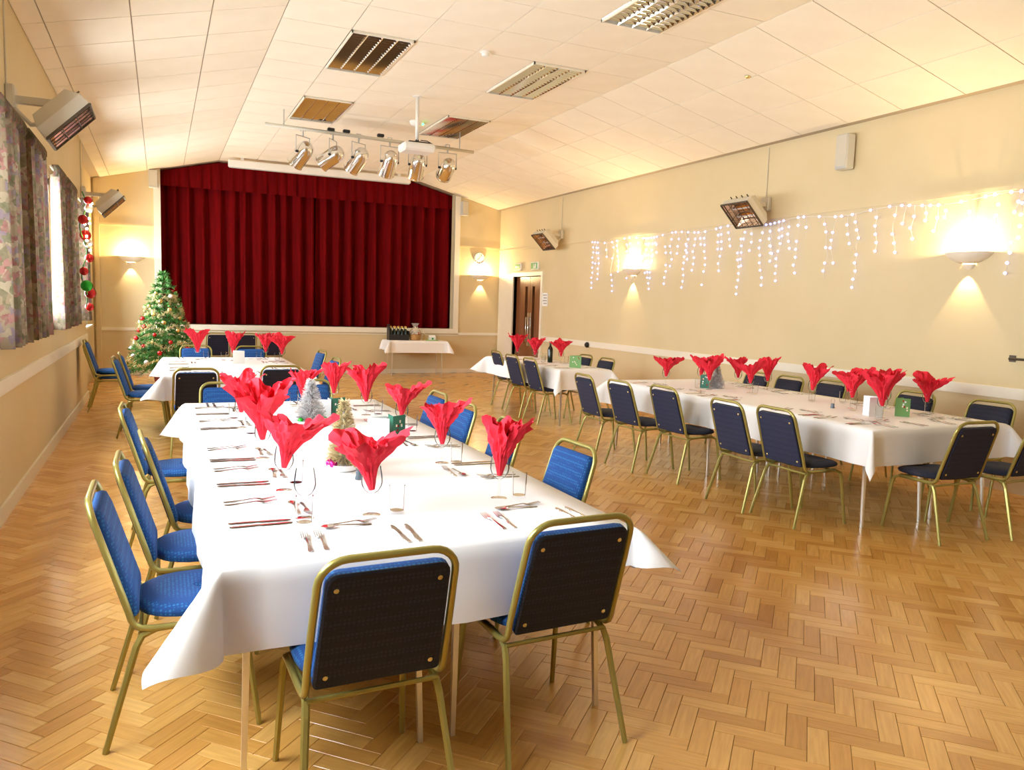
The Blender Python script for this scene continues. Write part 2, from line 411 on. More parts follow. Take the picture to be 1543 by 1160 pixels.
trim(7, 'trim_7', MB().box(SR+.13, XR-.02, YE-.018, YE, 2.79, 2.83).box(XL, SL-.1, YE-.018, YE, 2.79, 2.83), 'cream_paint')
for nm, bx in (('baseboard_right', (XR-.02, XR, YB, DY0-.09, 0, .11)), ('baseboard_left', (XL, XL+.02, YB, 12.867, 0, .11)), ('baseboard_end', (XL-.1, XR, YE-.02, YE, 0, .09))):
    struct(MB().box(*bx).build(nm, 'skirting'))

# windows in the left wall and the back wall
for k, (a, b_) in enumerate(WIN+BWIN):
    if k < len(WIN):
        X = XL-.08; fr_ = MB(); z0, z1 = WZ0, WZ1
        for y0, y1, za, zb in ((a, a+.06, z0, z1), (b_-.06, b_, z0, z1), (a, b_, z0, z0+.06), (a, b_, z1-.06, z1)): fr_.box(X, X+.06, y0, y1, za, zb)
        wo = struct(fr_.build(f'window_{k+1}', 'white_plastic')); n = 3
        for i in range(1, n):
            y = a+(b_-a)*i/n; MB().box(X, X+.06, y-.03, y+.03, z0+.06, z1-.06).build('mullion', 'white_plastic', wo)
        for i in range(n):
            y0 = a+(b_-a)*i/n+.03; y1 = a+(b_-a)*(i+1)/n-.03
            MB().box(X+.02, X+.026, y0, y1, z0+.06, z1-.06).build('pane', 'window_glass', wo)
        MB().box(X+.06, XL+.03, a-.03, b_+.03, z0-.03, z0).build('window_sill', 'white_trim', wo)
    else:
        Y = YB-.2; fr_ = MB(); z0, z1 = 1.0, 2.8
        for xa, xb, za, zb in ((a, a+.06, z0, z1), (b_-.06, b_, z0, z1), (a, b_, z0, z0+.06), (a, b_, z1-.06, z1)): fr_.box(xa, xb, Y, Y+.06, za, zb)
        wo = struct(fr_.build(f'window_{k+1}', 'white_plastic'))
        for i in range(3):
            xa = a+(b_-a)*i/3+.02; xb = a+(b_-a)*(i+1)/3-.02
            MB().box(xa, xb, Y+.02, Y+.026, z0+.06, z1-.06).build('pane', 'window_glass', wo)
            if i: MB().box(xa-.04, xa, Y, Y+.06, z0+.06, z1-.06).build('mullion', 'white_plastic', wo)

fr_ = MB(); X = XL-.22; a, b_, z0, z1 = AW
for y0, y1, za, zb in ((a, a+.06, z0, z1), (b_-.06, b_, z0, z1), (a, b_, z0, z0+.06), (a, b_, z1-.06, z1)): fr_.box(X, X+.06, y0, y1, za, zb)
wo = struct(fr_.build('window_5', 'white_plastic'))
for i in range(3):
    y0, y1 = a+(b_-a)*i/3+.03, a+(b_-a)*(i+1)/3-.03
    MB().box(X+.02, X+.026, y0, y1, z0+.06, z1-.06).build('pane', 'window_glass', wo)
    if i: MB().box(X, X+.06, y0-.06, y0, z0+.06, z1-.06).build('mullion', 'white_plastic', wo)
MB().box(X+.06, XL-.06, a-.03, b_+.03, z0-.03, z0).build('window_sill', 'white_trim', wo)
# double door in the right wall
fr_ = MB().box(XR-.03, XR+.14, DY0-.08, DY0, 0, DZ+.08).box(XR-.03, XR+.14, DY1, DY1+.08, 0, DZ+.08).box(XR-.03, XR+.14, DY0, DY1, DZ, DZ+.08)
fr_.box(XR-.02, XR, DY1+.08, YE-.05, 0, DZ+.06)
door = struct(fr_.build('door_1', 'white_trim'), 'brown double doors in a cream frame')
for s_, (a, b_) in enumerate(((DY0+.005, (DY0+DY1)/2-.004), ((DY0+DY1)/2+.004, DY1-.005))):
    lf = MB(); X = XR+.07; vy = a+.17 if s_ else b_-.17
    lf.box(X, X+.045, a, vy-.06, .01, DZ-.01).box(X, X+.045, vy+.06, b_, .01, DZ-.01).box(X, X+.045, vy-.06, vy+.06, .01, .75).box(X, X+.045, vy-.06, vy+.06, 1.95, DZ-.01)
    lo = lf.build('door_leaf', 'door_wood', door)
    MB().box(X+.015, X+.025, vy-.06, vy+.06, .75, 1.95).build('vision_panel', 'window_glass', lo)
    hy = b_-.05 if not s_ else a+.05
    MB().tube([(X, hy, .78), (X-.05, hy, .78), (X-.05, hy, 1.30), (X, hy, 1.30)], .012).build('pull_handle', 'chrome', lo, True)
    MB().box(X-.004, X, hy-.035, hy+.035, .7, 1.4).build('push_plate', 'steel', lo)

# ------------------------------------------------------------------ ceiling lights (mirror louvres, switched off)
def ceiling_light(cidx, y, label):
    x0 = XA+cidx*PXF; root = empty('ceiling_light', (x0, y, ZF)); W, Ln = PXF-.012, 2*PY-.012; o_ = .006
    tag(root, label, 'ceiling light', 'louvred ceiling lights')
    MB().box(o_, W, o_, Ln, .0, .004).build('tray', 'louvre_mirror', root, loc=(0, 0, .006))
    MB().box(o_, W, o_, o_+.015, -.022, .008).box(o_, W, Ln-.015, Ln, -.022, .008).box(o_, o_+.015, o_, Ln, -.022, .008).box(W-.015, W, o_, Ln, -.022, .008).build('frame', 'white_trim', root)
    n = 4; cw = (W-o_-.03)/n
    for i in range(n+1):
        xc = o_+.015+i*cw
        MB().add([(xc-.016, .02, .004), (xc, .02, -.022), (xc+.016, .02, .004), (xc-.016, Ln-.015, .004), (xc, Ln-.015, -.022), (xc+.016, Ln-.015, .004)], [(0, 3, 4, 1), (1, 4, 5, 2)]).build('reflector', 'louvre_mirror', root)
    for i in range(n):
        xa = o_+.015+i*cw; lv = MB(); m_ = 18
        for k in range(1, m_):
            yc = .02+(Ln-.03)*k/m_
            lv.add([(xa+.004, yc-.008, 0), (xa+cw-.004, yc-.008, 0), (xa+cw-.004, yc, -.020), (xa+.004, yc, -.020), (xa+.004, yc+.008, 0), (xa+cw-.004, yc+.008, 0)], [(0, 1, 2, 3), (3, 2, 5, 4)])
        lv.build('louvre', 'louvre_mirror', root)
    return root
for (cidx, y), lb in zip(LIGHTS, ('louvred ceiling light over the tinsel tree table, reflecting dark red', 'louvred ceiling light between the smoke detector and the right wall', 'louvred ceiling light just before the spotlight bar, brownish reflection', 'louvred ceiling light behind the hanging projector', 'bright silver louvred ceiling light above the icicle light table')):
    ceiling_light(cidx, y, lb)

# ------------------------------------------------------------------ stage curtain and screen
def pleats(x0, x1, y, z0, ztop, n, depth, seed, segs=14):
    rnd = random.Random(seed); ph = [rnd.uniform(-.5, .5) for _ in range(400)]
    def fn(u, v):
        x = x0+(x1-x0)*u; t = u*n
        k = int(t); ff = t-k; p = ph[k]*(1-ff)+ph[k+1]*ff
        wv = math.sin(2*PI*t+p*2.4)+.35*math.sin(4*PI*t+p*5)
        amp = depth*(1-.45*v)*(1+.35*p)
        zt = ztop(x) if callable(ztop) else ztop
        return (x+.02*math.sin(7*t+p)*(1-v), y+amp*wv, z0+(zt-z0)*v)
    return MB().grid(n*segs, 10, fn)
for nm, xa, xb, lb, sd in (('stage_curtain', SL-.25, 2.975, 'dark red pleated stage curtain half behind the Christmas tree', 3), ('stage_curtain', 2.985, SR+.25, 'dark red pleated stage curtain half above the gift table', 5)):
    tag(pleats(xa, xb, YE+.40, SZ+.012, 4.05, 12, .10, sd).build(nm, 'velvet', None, True), lb, 'curtain', 'stage curtain halves')
tag(pleats(SL-.1, SR+.1, YE+.25, 3.62, lambda x: ceil_z(x)-.006, 30, .02, 9, 8).build('pelmet', 'velvet', None, True), 'dark red pelmet across the top of the stage opening', 'pelmet')
root = empty('projection_screen', (1.2, 15.9, 4.0)); tag(root, 'white roll-up projection screen case hung before the stage curtain', 'screen')
MB().bevbox(0, 3.54, -.06, .06, -.03, .1, .015).build('case', 'white_plastic', root)
MB().box(.02, 3.52, -.012, .012, -.045, -.03).build('bottom_bar', 'grey_plastic', root)
for x in (.25, 3.3): MB().box(x-.03, x+.03, -.03, .03, .1, .149).build('bracket', 'white_plastic', root)

# ------------------------------------------------------------------ chairs
def arc(c, a0, a1, r, n, f): return [f(c, a0+(a1-a0)*k/n, r) for k in range(n+1)]
def make_chair(fab, back):
    root = empty('banquet_chair')
    # seat pad with rounded front
    s = MB(); rows = []
    def seat(u, v):
        ang = v*2*PI; hw = .205; ex = 2.6
        cy = .012+.205*math.copysign(abs(math.cos(ang))**(2/ex), math.cos(ang)); cxx = (hw+.01*math.cos(ang))*math.copysign(abs(math.sin(ang))**(2/ex), math.sin(ang))
        prof_ = [(0, .478), (.55, .478), (.86, .473), (.97, .462), (1, .448), (.97, .432), (.85, .424), (0, .424)]
        t = u*(len(prof_)-1); i = min(int(t), len(prof_)-2); rr, z = prof_[i]
        if t >= len(prof_)-1: rr, z = prof_[-1]
        z -= .014*max(0, cy/.215)**3*(1 if z > .44 else 0)
        return (cxx*max(rr, .001), cy*max(rr, .001), z)
    s.grid(7, 28, seat); autosmooth(s.build('seat', fab, root), 50)
    # tilted back pad: local frame on the back plane
    BT = math.atan2(.138, .44)
    Mb = Matrix.Translation((0, -.195, .44)) @ Matrix.Rotation(BT, 4, 'X')      # z up the back, y towards the sitter
    def backpad(t0, t1, inset):
        q = MB(); n = 4; out = []
        def shape(i):
            w0, w1, z0, z1, r = .190-i, .180-i, .004+i, .395-i, .035
            pts = []
            for (cx_, cz, a) in ((w1-r, z1-r, 0), (-(w1-r), z1-r, PI/2), (-(w0-.015), z0+.015, PI), (w0-.015, z0+.015, 1.5*PI)):
                rr = r if cz > .2 else .015
                for k in range(n+1):
                    a_ = a+PI/2*k/n; pts.append((cx_+rr*math.cos(a_), cz+rr*math.sin(a_)))
            return pts
        vs = []
        for i, y in inset: vs += [Mb @ Vector((x, y, z)) for x, z in shape(i)]
        m_ = 4*(n+1); fs = []
        for a in range(len(inset)-1):
            for k in range(m_): fs.append((a*m_+k, a*m_+(k+1) % m_, (a+1)*m_+(k+1) % m_, (a+1)*m_+k))
        fs.append(tuple(range(m_))); fs.append(tuple((len(inset)-1)*m_+k for k in range(m_-1, -1, -1)))
        return q.add(vs, fs)
    bk = autosmooth(backpad(0, 0, [(0, -.008), (0, .012), (.006, .024), (.03, .031), (.09, .034)]).build('backrest', fab, root), 50)
    bp = backpad(0, 0, [(.006, -.016), (0, -.012), (0, -.008)]).build('back_panel', back, bk)
    for sx, z in ((-.15, .345), (.15, .345), (-.158, .045), (.158, .045)):
        Ms = Mb @ Matrix.Translation((sx, -.016, z)) @ Matrix.Rotation(PI/2, 4, 'X')
        MB().lathe([(.0001, .004), (.006, .003), (.008, 0)], 8, Ms).build('screw', 'brass', bk, True)
    # hoop: from under the seat, round the rear bend, up the back and over
    r = .0115; hw0, hw1 = .208, .200
    side = [(hw0, .10, .412), (hw0, -.06, .408), (hw0, -.13, .408), (hw0, -.17, .414), (hw0, -.190, .428), (hw0, -.200, .448)]
    def bq(x, z): p = Mb @ Vector((x, 0, z)); return (p.x, p.y, p.z)
    upr = [bq(hw0, .06), bq(hw0-.003, .2), bq(hw1, .355)]
    top = [bq(hw1-.08+.08*math.cos(a), .355+.08*math.sin(a)) for a in [PI/2*k/6 for k in range(1, 7)]]
    half = side+upr+top; pts = half+[(-x, y, z) for x, y, z in reversed(half)]
    MB().tube(pts, r, 8).build('back_frame', 'gold_paint', root, True)
    # legs: front and rear leg of each side meet under the seat
    for sx in (-1, 1):
        MB().tube([(sx*.195, -.02, .405), (sx*.197, -.12, .402), (sx*.200, -.165, .385), (sx*.205, -.185, .35), (sx*.235, -.285, 0)], [.011, .0115, .0125, .0125, .0105], 6).build('leg', 'gold_paint', root)
        MB().tube([(sx*.195, -.03, .405), (sx*.197, .12, .402), (sx*.200, .158, .385), (sx*.205, .170, .35), (sx*.222, .215, 0)], [.011, .0115, .0125, .0125, .0105], 6).build('leg', 'gold_paint', root)
    for y_, z_ in ((-.172, .392), (.16, .39)): MB().tube([(-.2, y_, z_), (.2, y_, z_)], .008, 6).build('stretcher', 'gold_paint', root)
    return root
chairB = make_chair('blue_fabric', 'blue_back'); chairN = make_chair('navy_fabric', 'navy_back')
def chair(proto, top, face, label, group, z=0):
    # top: where the middle of the hoop stands over the floor; face: heading in degrees (0 = +Y, -90 = +X, 90 = -X)
    rz = math.radians(face); d = Vector((-math.sin(rz), math.cos(rz), 0))
    p = Vector((top[0], top[1], 0))+d*.33
    return place(proto, USED, (p.x, p.y, z), rz, label, 'chair', group)
T1 = 'the tinsel tree table'
for t, f in (((-.235, 3.05), -90), ((-.18, 3.64), -90), ((-.10, 4.2), -86), ((-.235, 5.35), -91)):
    chair(chairB, t, f, 'blue padded gold-framed chair on the window side of '+T1, 'chairs along the window side of '+T1)
for t, f in (((1.945, 3.45), 92), ((1.94, 4.27), 88), ((1.957, 5.07), 91), ((1.98, 5.72), 90)):
    chair(chairB, t, f, 'blue padded gold-framed chair on the door side of '+T1, 'chairs along the door side of '+T1)
chair(chairB, (.575, 2.035), 2, 'gold-framed chair tucked in beside the wide drooping cloth corner, dark back with screws', 'chairs at the foot of '+T1)
chair(chairB, (1.27, 2.18), 3, 'gold-framed dark-backed chair at the foot of the tinsel tree table on the door side', 'chairs at the foot of '+T1)
for t, f in (((.48, 6.64), 180), ((1.14, 6.78), 178)):
    chair(chairB, t, f, 'blue chair at the stage end of the tinsel tree table, '+('window' if t[0] < .8 else 'door')+' side', 'chairs at the head of '+T1)
T2 = 'the table before the Christmas tree'
for t in ((.305, 7.92), (1.125, 8.2)):
    chair(chairB, t, 0, 'dark-backed gold-framed chair with its back to the tinsel trees, '+('window' if t[0] < .8 else 'door')+' side', 'chairs at the foot of '+T2)
for t, f in (((-.48, 9.45), -92), ((-.45, 10.05), -88)):
    chair(chairB, t, f, 'blue chair on the window side of '+T2, 'chairs along the window side of '+T2)
for t, f in (((.44, 11.62), 180), ((1.156, 11.52), 180)):
    chair(chairB, t, f, 'blue chair between the Christmas tree table and the stage, '+('window' if t[0] < .8 else 'door')+' side', 'chairs along the stage side of '+T2)
for t, f in (((2.01, 10.7), 96), ((1.915, 9.3), 94)):
    chair(chairB, t, f, 'blue chair on the gift table side of '+T2, 'chairs along the gift table side of '+T2)
for k in range(2):
    chair(chairB, (-.915, 11.55), -90, ('lower' if k == 0 else 'upper')+' of two stacked blue chairs against the window wall', 'stacked chairs by the window wall', k*.068)
for x, w_ in ((.985, 'nearest the Christmas tree'), (1.475, 'middle of the three'), (1.96, 'nearest the gift table')):
    chair(chairN, (x, 15.62), 0, 'dark chair lined up before the stage wall, '+w_, 'chairs lined up before the stage')
T3 = 'the long table under the icicle lights'
for t, f in (((3.985, 7.04), -92), ((4.01, 6.39), -88), ((4.15, 5.86), -88), ((4.05, 4.87), -92), ((4.115, 4.40), -91)):
    chair(chairN, t, f, 'navy chair on the open floor side of '+T3, 'chairs along the open floor side of '+T3)
for t, f in (((6.38, 7.1), 90), ((6.42, 6.62), 91), ((6.52, 6.12), 89), ((6.47, 5.06), 90), ((6.52, 4.36), 93)):
    chair(chairN, t, f, 'navy chair on the wall side of '+T3, 'chairs along the wall side of '+T3)
for t, f in (((5.08, 3.47), -2), ((5.72, 3.40), 1)):
    chair(chairN, t, f, ('black chair at the foot of '+T3) if t[0] < 5.4 else 'black chair in the corner between the icicle light table and the dado rail', 'chairs at the foot of '+T3)
T4 = 'the small table by the double doors'
for t, f in (((4.60, 10.82), -92), ((4.46, 9.93), -88), ((4.43, 9.28), -90)):
    chair(chairN, t, f, 'dark chair on the open floor side of '+T4, 'chairs along the open floor side of '+T4)
for t, f in (((5.70, 9.97), 90), ((5.66, 9.30), 91)):
    chair(chairN, t, f, 'dark chair on the wall side of '+T4, 'chairs along the wall side of '+T4)

# ------------------------------------------------------------------ tables and cloths
TZ = .736
def table(x0, x1, y0, y1, label, group, cat='table'):
    root = empty('folding_table', ((x0+x1)/2, (y0+y1)/2, 0)); tag(root, label, cat, group)
    if group and 'making' in group:
        far_ = {2.43: ', end away from the stage', 3.97: ', end away from the stage', 4.36: ', stage end', 5.76: ', stage end'}.get(y0, '')
        side_ = {.17: 'window', .885: 'door', .04: 'window', .77: 'door', 4.64: 'floor', 5.365: 'wall'}[x0]
        nm_ = 'tinsel tree' if x0 in (.17, .885) else 'Christmas tree' if x0 < 2 else 'icicle light'
        root['label'] = f'silver-legged folding table under the {nm_} table cloth, {side_} side{far_}'
    w, l = (x1-x0)/2, (y1-y0)/2
    MB().bevbox(-w, w, -l, l, TZ-.028, TZ, .006).build('table_top', 'stage_board', root)
    for sx in (-1, 1):
        for sy in (-1, 1):
            MB().tube([(sx*(w-.075), sy*(l-.11), TZ-.03), (sx*(w-.055), sy*(l-.075), 0)], [.017, .012], 4).build('leg', 'table_steel', root)
    MB().box(-w+.06, w-.06, -l+.1, -l+.125, TZ-.075, TZ-.028).box(-w+.06, w-.06, l-.125, l-.1, TZ-.075, TZ-.028).build('apron', 'table_steel', root)
def cloth(name, x0, x1, y0, y1, oh, label, flare=(.42,)*4, seed=1, zoff=.0015, group='white table cloths'):
    # oh: overhang at x0, x1, y0, y1 ; flare: how far each corner fold stands out (x0y0, x1y0, x0y1, x1y1)
    rnd = random.Random(seed); p1, p2 = (rnd.uniform(0, 6), rnd.uniform(0, 6)) if seed not in (2, 4) else (1.3, 2.2); Z = TZ+zoff
    def axis(a, b, oa, ob, step):
        v = []
        if oa: v += [a-oa*(1-k/12) for k in range(12)]
        n = max(2, int((b-a)/step)); v += [a+(b-a)*k/n for k in range(n+1)]
        if ob: v += [b+ob*k/12 for k in range(1, 13)]
        return v
    X = axis(x0, x1, oh[0], oh[1], .12); Y = axis(y0, y1, oh[2], oh[3], .12)
    vs = []
    for y in Y:
        for x in X:
            a = (x0-x) if x < x0 else (x-x1 if x > x1 else 0); b_ = (y0-y) if y < y0 else (y-y1 if y > y1 else 0)
            a = max(a, 0); b_ = max(b_, 0)
            cx_, cy_ = min(max(x, x0), x1), min(max(y, y0), y1); sx = -1 if x < x0 else 1; sy = -1 if y < y0 else 1
            if a < 1e-6 and b_ < 1e-6:
                vs.append((x, y, Z+.0006*math.sin(5*x+p1)*math.sin(4*y+p2)+.0008)); continue
            if a > 1e-6 and b_ > 1e-6:
                fl = flare[(0 if x < x0 else 1)+(0 if y < y0 else 2)]
                r_ = math.hypot(a, b_); ph_ = math.atan2(b_, a); sn_ = math.sin(2*ph_)**.85
                rr_ = r_*(1-.12*max(0, sn_-.75)*4*max(0, r_/(1.414*max(oh))-.7))
                out = rr_*fl*sn_; bul = .016*min(1, rr_/.05)+.05*rr_
                z = Z-math.sqrt(max(rr_*rr_-out*out, 1e-6))+.012*min(1, rr_/.03)
                vs.append((cx_+sx*(out+bul)*math.cos(ph_), cy_+sy*(out+bul)*math.sin(ph_), z)); continue
            d = a+b_; t = y if a > 1e-6 else x
            wv = (.010*math.sin(7*t+p1)+.008*math.sin(13*t+p2))*min(1, d/.2)
            out = .016*min(1, d/.05)+.05*d+wv
            z = Z-max(d-.012, d*.6)
            vs.append((cx_+(sx*out if a > 1e-6 else 0), cy_+(sy*out if b_ > 1e-6 else 0), z))
    nx = len(X); fs = []
    for j in range(len(Y)-1):
        for i in range(nx-1):
            q = (j*nx+i, j*nx+i+1, (j+1)*nx+i+1, (j+1)*nx+i); mx_, my_ = (X[i]+X[i+1])/2, (Y[j]+Y[j+1])/2
            if (mx_ < x0 or mx_ > x1) and (my_ < y0 or my_ > y1):
                fs += [(q[0], q[1], q[2]), (q[0], q[2], q[3])] if (mx_ < x0) == (my_ < y0) else [(q[0], q[1], q[3]), (q[1], q[2], q[3])]
            else: fs.append(q)
    o = MB().add(vs, fs).build(name, 'paper_cloth', None, True)
    md = o.modifiers.new('thickness', 'SOLIDIFY'); md.thickness = .0012; md.offset = 1; md.use_rim = False
    return tag(o, label, 'tablecloth', group)
for (xa, xb) in ((.17, .875), (.885, 1.59)):
    for (ya, yb) in ((2.43, 4.35), (4.36, 6.28)): table(xa, xb, ya, yb, 'folding table with silver legs under the cloths of '+T1, 'tables making up '+T1)
cloth('paper_tablecloth', .16, 1.19, 2.42, 6.29, (.27, 0, .275, .27), 'white paper cloth on the window side of the tinsel tree table, wide drooping corner', (.74, 0, .6, 0), 2)
cloth('paper_tablecloth', 1.165, 1.60, 2.42, 6.29, (0, .18, .16, .27), 'white paper cloth strip on the door side of '+T1, (0, .72, 0, .5), 4, .0030)
for xa, xb in ((.04, .76), (.77, 1.49)): table(xa, xb, 8.56, 10.98, 'folding table with silver legs under the cloth of '+T2, 'tables making up '+T2)
cloth('paper_tablecloth', .03, 1.50, 8.55, 10.99, (.27, .27, .27, .27), 'white paper cloth on '+T2, (.75, .5, .6, .5), 5)
for xa, xb in ((4.64, 5.355), (5.365, 6.08)):
    for (ya, yb) in ((3.97, 5.75), (5.76, 7.54)): table(xa, xb, ya, yb, 'folding table with silver legs under the cloth of '+T3, 'tables making up '+T3)
cloth('paper_tablecloth', 4.63, 6.09, 3.96, 7.55, (.27, .27, .27, .27), 'white paper cloth on '+T3, (.22, .6, .75, .4), 6)
table(4.69, 5.41, 8.86, 11.29, 'folding table with silver legs under the cloth of '+T4, None)
cloth('paper_tablecloth', 4.68, 5.42, 8.85, 11.30, (.27, .27, .27, .27), 'white paper cloth on '+T4, (.4, .6, .75, .4), 7)
table(4.33, 5.55, 15.73, 16.28, 'small folding table with silver legs holding the gifts below the stage', None)
cloth('paper_tablecloth', 4.32, 5.56, 15.72, 16.29, (.22, .2, .26, .08), 'white cloth on the gift table below the stage', (.6, .5, .3, .3), 8)

# ------------------------------------------------------------------ table ware
CZ = TZ+.0045
def proto_one(mb, name, mt, smooth=True):
    return autosmooth(mb.build(name, mt), 40)
# knife, fork, spoon: length along +Y, middle at the origin
def strip(secs, th=.0022):
    # secs: (y, half width, z)
    q = MB(); vs = []
    for y, w, z in secs: vs += [(-w, y, z), (w, y, z), (w*.8, y, z+th), (-w*.8, y, z+th)]
    fs = [(3, 2, 1, 0)]
    for i in range(len(secs)-1):
        for k in range(4): fs.append((i*4+k, i*4+(k+1) % 4, i*4+4+(k+1) % 4, i*4+4+k))
    n = (len(secs)-1)*4; fs.append((n, n+1, n+2, n+3)); return q.add(vs, fs)
kn = proto_one(strip([(-.105, .006, .001), (-.09, .0095, .001), (-.03, .0075, .002), (-.005, .005, .002), (.01, .009, .001), (.07, .0105, .001), (.1, .008, .001), (.112, .002, .001)], .003), 'table_knife', 'steel')
fk = strip([(-.1, .005, .001), (-.088, .009, .001), (-.03, .0045, .004), (.02, .0035, .009), (.034, .0105, .007), (.05, .0125, .003)])
for k in range(4):
    xk = -.0105+.007*k; fk.add([(xk-.0019, .049, .003), (xk+.0019, .049, .003), (xk+.0012, .098, .011), (xk-.0012, .098, .011), (xk-.0019, .049, .0052), (xk+.0019, .049, .0052), (xk+.0012, .098, .0125), (xk-.0012, .098, .0125)], [(3, 2, 1, 0), (4, 5, 6, 7), (0, 1, 5, 4), (1, 2, 6, 5), (2, 3, 7, 6), (3, 0, 4, 7)])
fk = proto_one(fk, 'table_fork', 'steel')
sn = strip([(-.09, .005, .001), (-.08, .0085, .001), (-.02, .0045, .005), (.03, .0032, .008), (.042, .006, .007)])
def bowl(u, v):
    a = v*2*PI; r_ = u
    return (.0175*r_*math.cos(a), .066+.028*r_*math.sin(a), .0015+.0075*r_*r_)
sn.grid(4, 14, bowl); sn = proto_one(sn, 'dessert_spoon', 'steel')
gl = proto_one(MB().lathe([(.0001, .0055), (.008, .006), (.030, .003), (.034, .0012), (.034, 0), (.0001, 0)], 20).lathe([(.0055, .006), (.004, .012), (.0035, .05), (.004, .075), (.010, .083), (.026, .094), (.037, .112), (.0405, .128), (.039, .15), (.033, .188), (.032, .1885), (.0378, .15), (.0393, .128), (.0358, .1125), (.025, .0955), (.0001, .088)], 20), 'wine_glass', 'clear_glass')
tb = proto_one(MB().lathe([(.0001, .012), (.027, .012), (.0305, .108), (.032, .108), (.0305, .06), (.0285, 0), (.0001, 0)], 20), 'tumbler', 'clear_glass')
PROT = dict(kn=(kn, 'steel table knife', 'knife'), fk=(fk, 'steel table fork', 'fork'), sn=(sn, 'steel dessert spoon', 'spoon'), gl=(gl, 'clear stemmed wine glass', 'glass'), tb=(tb, 'clear straight tumbler', 'glass'))
def napkin_mesh(seed, H=.215, R=.125, corners=4, sharp=1.5):
    rnd = random.Random(seed); ph = rnd.uniform(0, 6); ph2 = rnd.uniform(0, 6); amp = [rnd.uniform(.65, 1.25) for _ in range(corners)]; up = [rnd.uniform(.55, 1.2) for _ in range(corners)]
    lean = Vector((rnd.uniform(-.03, .03), rnd.uniform(-.03, .03), 0)); nu, nv = 64, 10
    def fn(u, v):
        a = u*2*PI; t = v; s = (u*corners+ph/6.28) % corners; k = int(s); fq = s-k
        pet = (1-abs(2*fq-1))**sharp
        A, U = amp[k], up[k]
        rr = .010+.017*min(1, t/.3)+(R*(.42+.66*pet*A))*max(0, (t-.28)/.72)**1.1
        fold = 1+.13*math.sin(7*a+ph2)*(.3+.7*t)*(1-.5*pet)
        z = .0+.072*min(1, t/.3)+(H-.072)*max(0, (t-.3)/.7)**.85*(.62+.46*pet*U)
        cr = .010*t*math.sin(13*a+9*t+ph)+.007*t*math.sin(23*a-14*t+ph2)
        return Vector(((rr*fold+cr)*math.cos(a), (rr*fold+cr)*math.sin(a), z+.010*t*math.sin(11*a+ph2)))+lean*t*t
    q = MB(); vs = []; fs = []
    for j in range(nv+1):
        for i in range(nu): vs.append(fn(i/nu, j/nv))
    for j in range(nv):
        for i in range(nu): fs.append((j*nu+i, j*nu+(i+1) % nu, (j+1)*nu+(i+1) % nu, (j+1)*nu+i))
    # inner crumpled layer
    o_ = len(vs); s2 = rnd.uniform(0, 6)
    for j in range(nv+1):
        for i in range(nu):
            p = fn(((i/nu)+.5/corners) % 1, j/nv); t = j/nv
            vs.append(Vector((p.x*.62, p.y*.62, p.z*.94+.006)))
    for j in range(nv):
        for i in range(nu): fs.append((o_+j*nu+i, o_+j*nu+(i+1) % nu, o_+(j+1)*nu+(i+1) % nu, o_+(j+1)*nu+i))
    return autosmooth(q.add(vs, fs).build('napkin', 'red_napkin'), 35)
NAPS = [napkin_mesh(k, *a) for k, a in enumerate(((.215, .105, 4, .9), (.21, .10, 3, .7), (.235, .11, 4, .8), (.20, .125, 3, 1.1), (.225, .095, 3, .6), (.21, .115, 3, .9)))]
def put(kind, x, y, ang, tbl, extra='', z=None):
    pr, lb, ct = PROT[kind]; return place(pr, USED, (x, y, CZ if z is None else z), math.radians(ang), f'{lb}{extra} on {tbl}', ct, f'{pr.name.split(".")[0].replace("_", " ")}s on {tbl}'.replace('knifes', 'knives'))
def glass(x, y, tbl, nap=None, ang=0, tilt=(0, 0), s=1):
    put('gl', x, y, 0, tbl, ' holding a red napkin' if nap is not None else ' standing empty')
    if nap is not None:
        o = place(NAPS[nap % 6], USED, (x, y, CZ+.097), math.radians(ang), 'red paper napkin fanned in a wine glass on '+tbl, 'napkin', 'red napkins on '+tbl)
        o.rotation_euler = (tilt[0], tilt[1], math.radians(ang)); o.scale = (s, s, s)
def setting(ex, ey, face, tbl, sweet=True, off=.02):
    # ex, ey: point on the table edge before the sitter; face: heading of the sitter in degrees (0 = +Y)
    r_ = math.radians(face); fw_ = Vector((-math.sin(r_), math.cos(r_), 0)); rt_ = Vector((math.cos(r_), math.sin(r_), 0)); E_ = Vector((ex, ey, 0))
    j = lambda: random.uniform(-3, 3)
    for k, a in ((0, -.175), (1, -.205+.078)): p = E_+rt_*a+fw_*(.135+off); put('fk', p.x, p.y, face+j(), tbl)
    for k, a in ((0, .19), (1, .145)): p = E_+rt_*a+fw_*(.135+off); put('kn', p.x, p.y, face+j(), tbl)
    if sweet:
        p = E_+fw_*(.285+off)-rt_*.01; put('sn', p.x, p.y, face+90+j(), tbl); p = E_+fw_*(.32+off)+rt_*.01; put('fk', p.x, p.y, face-90+j(), tbl)
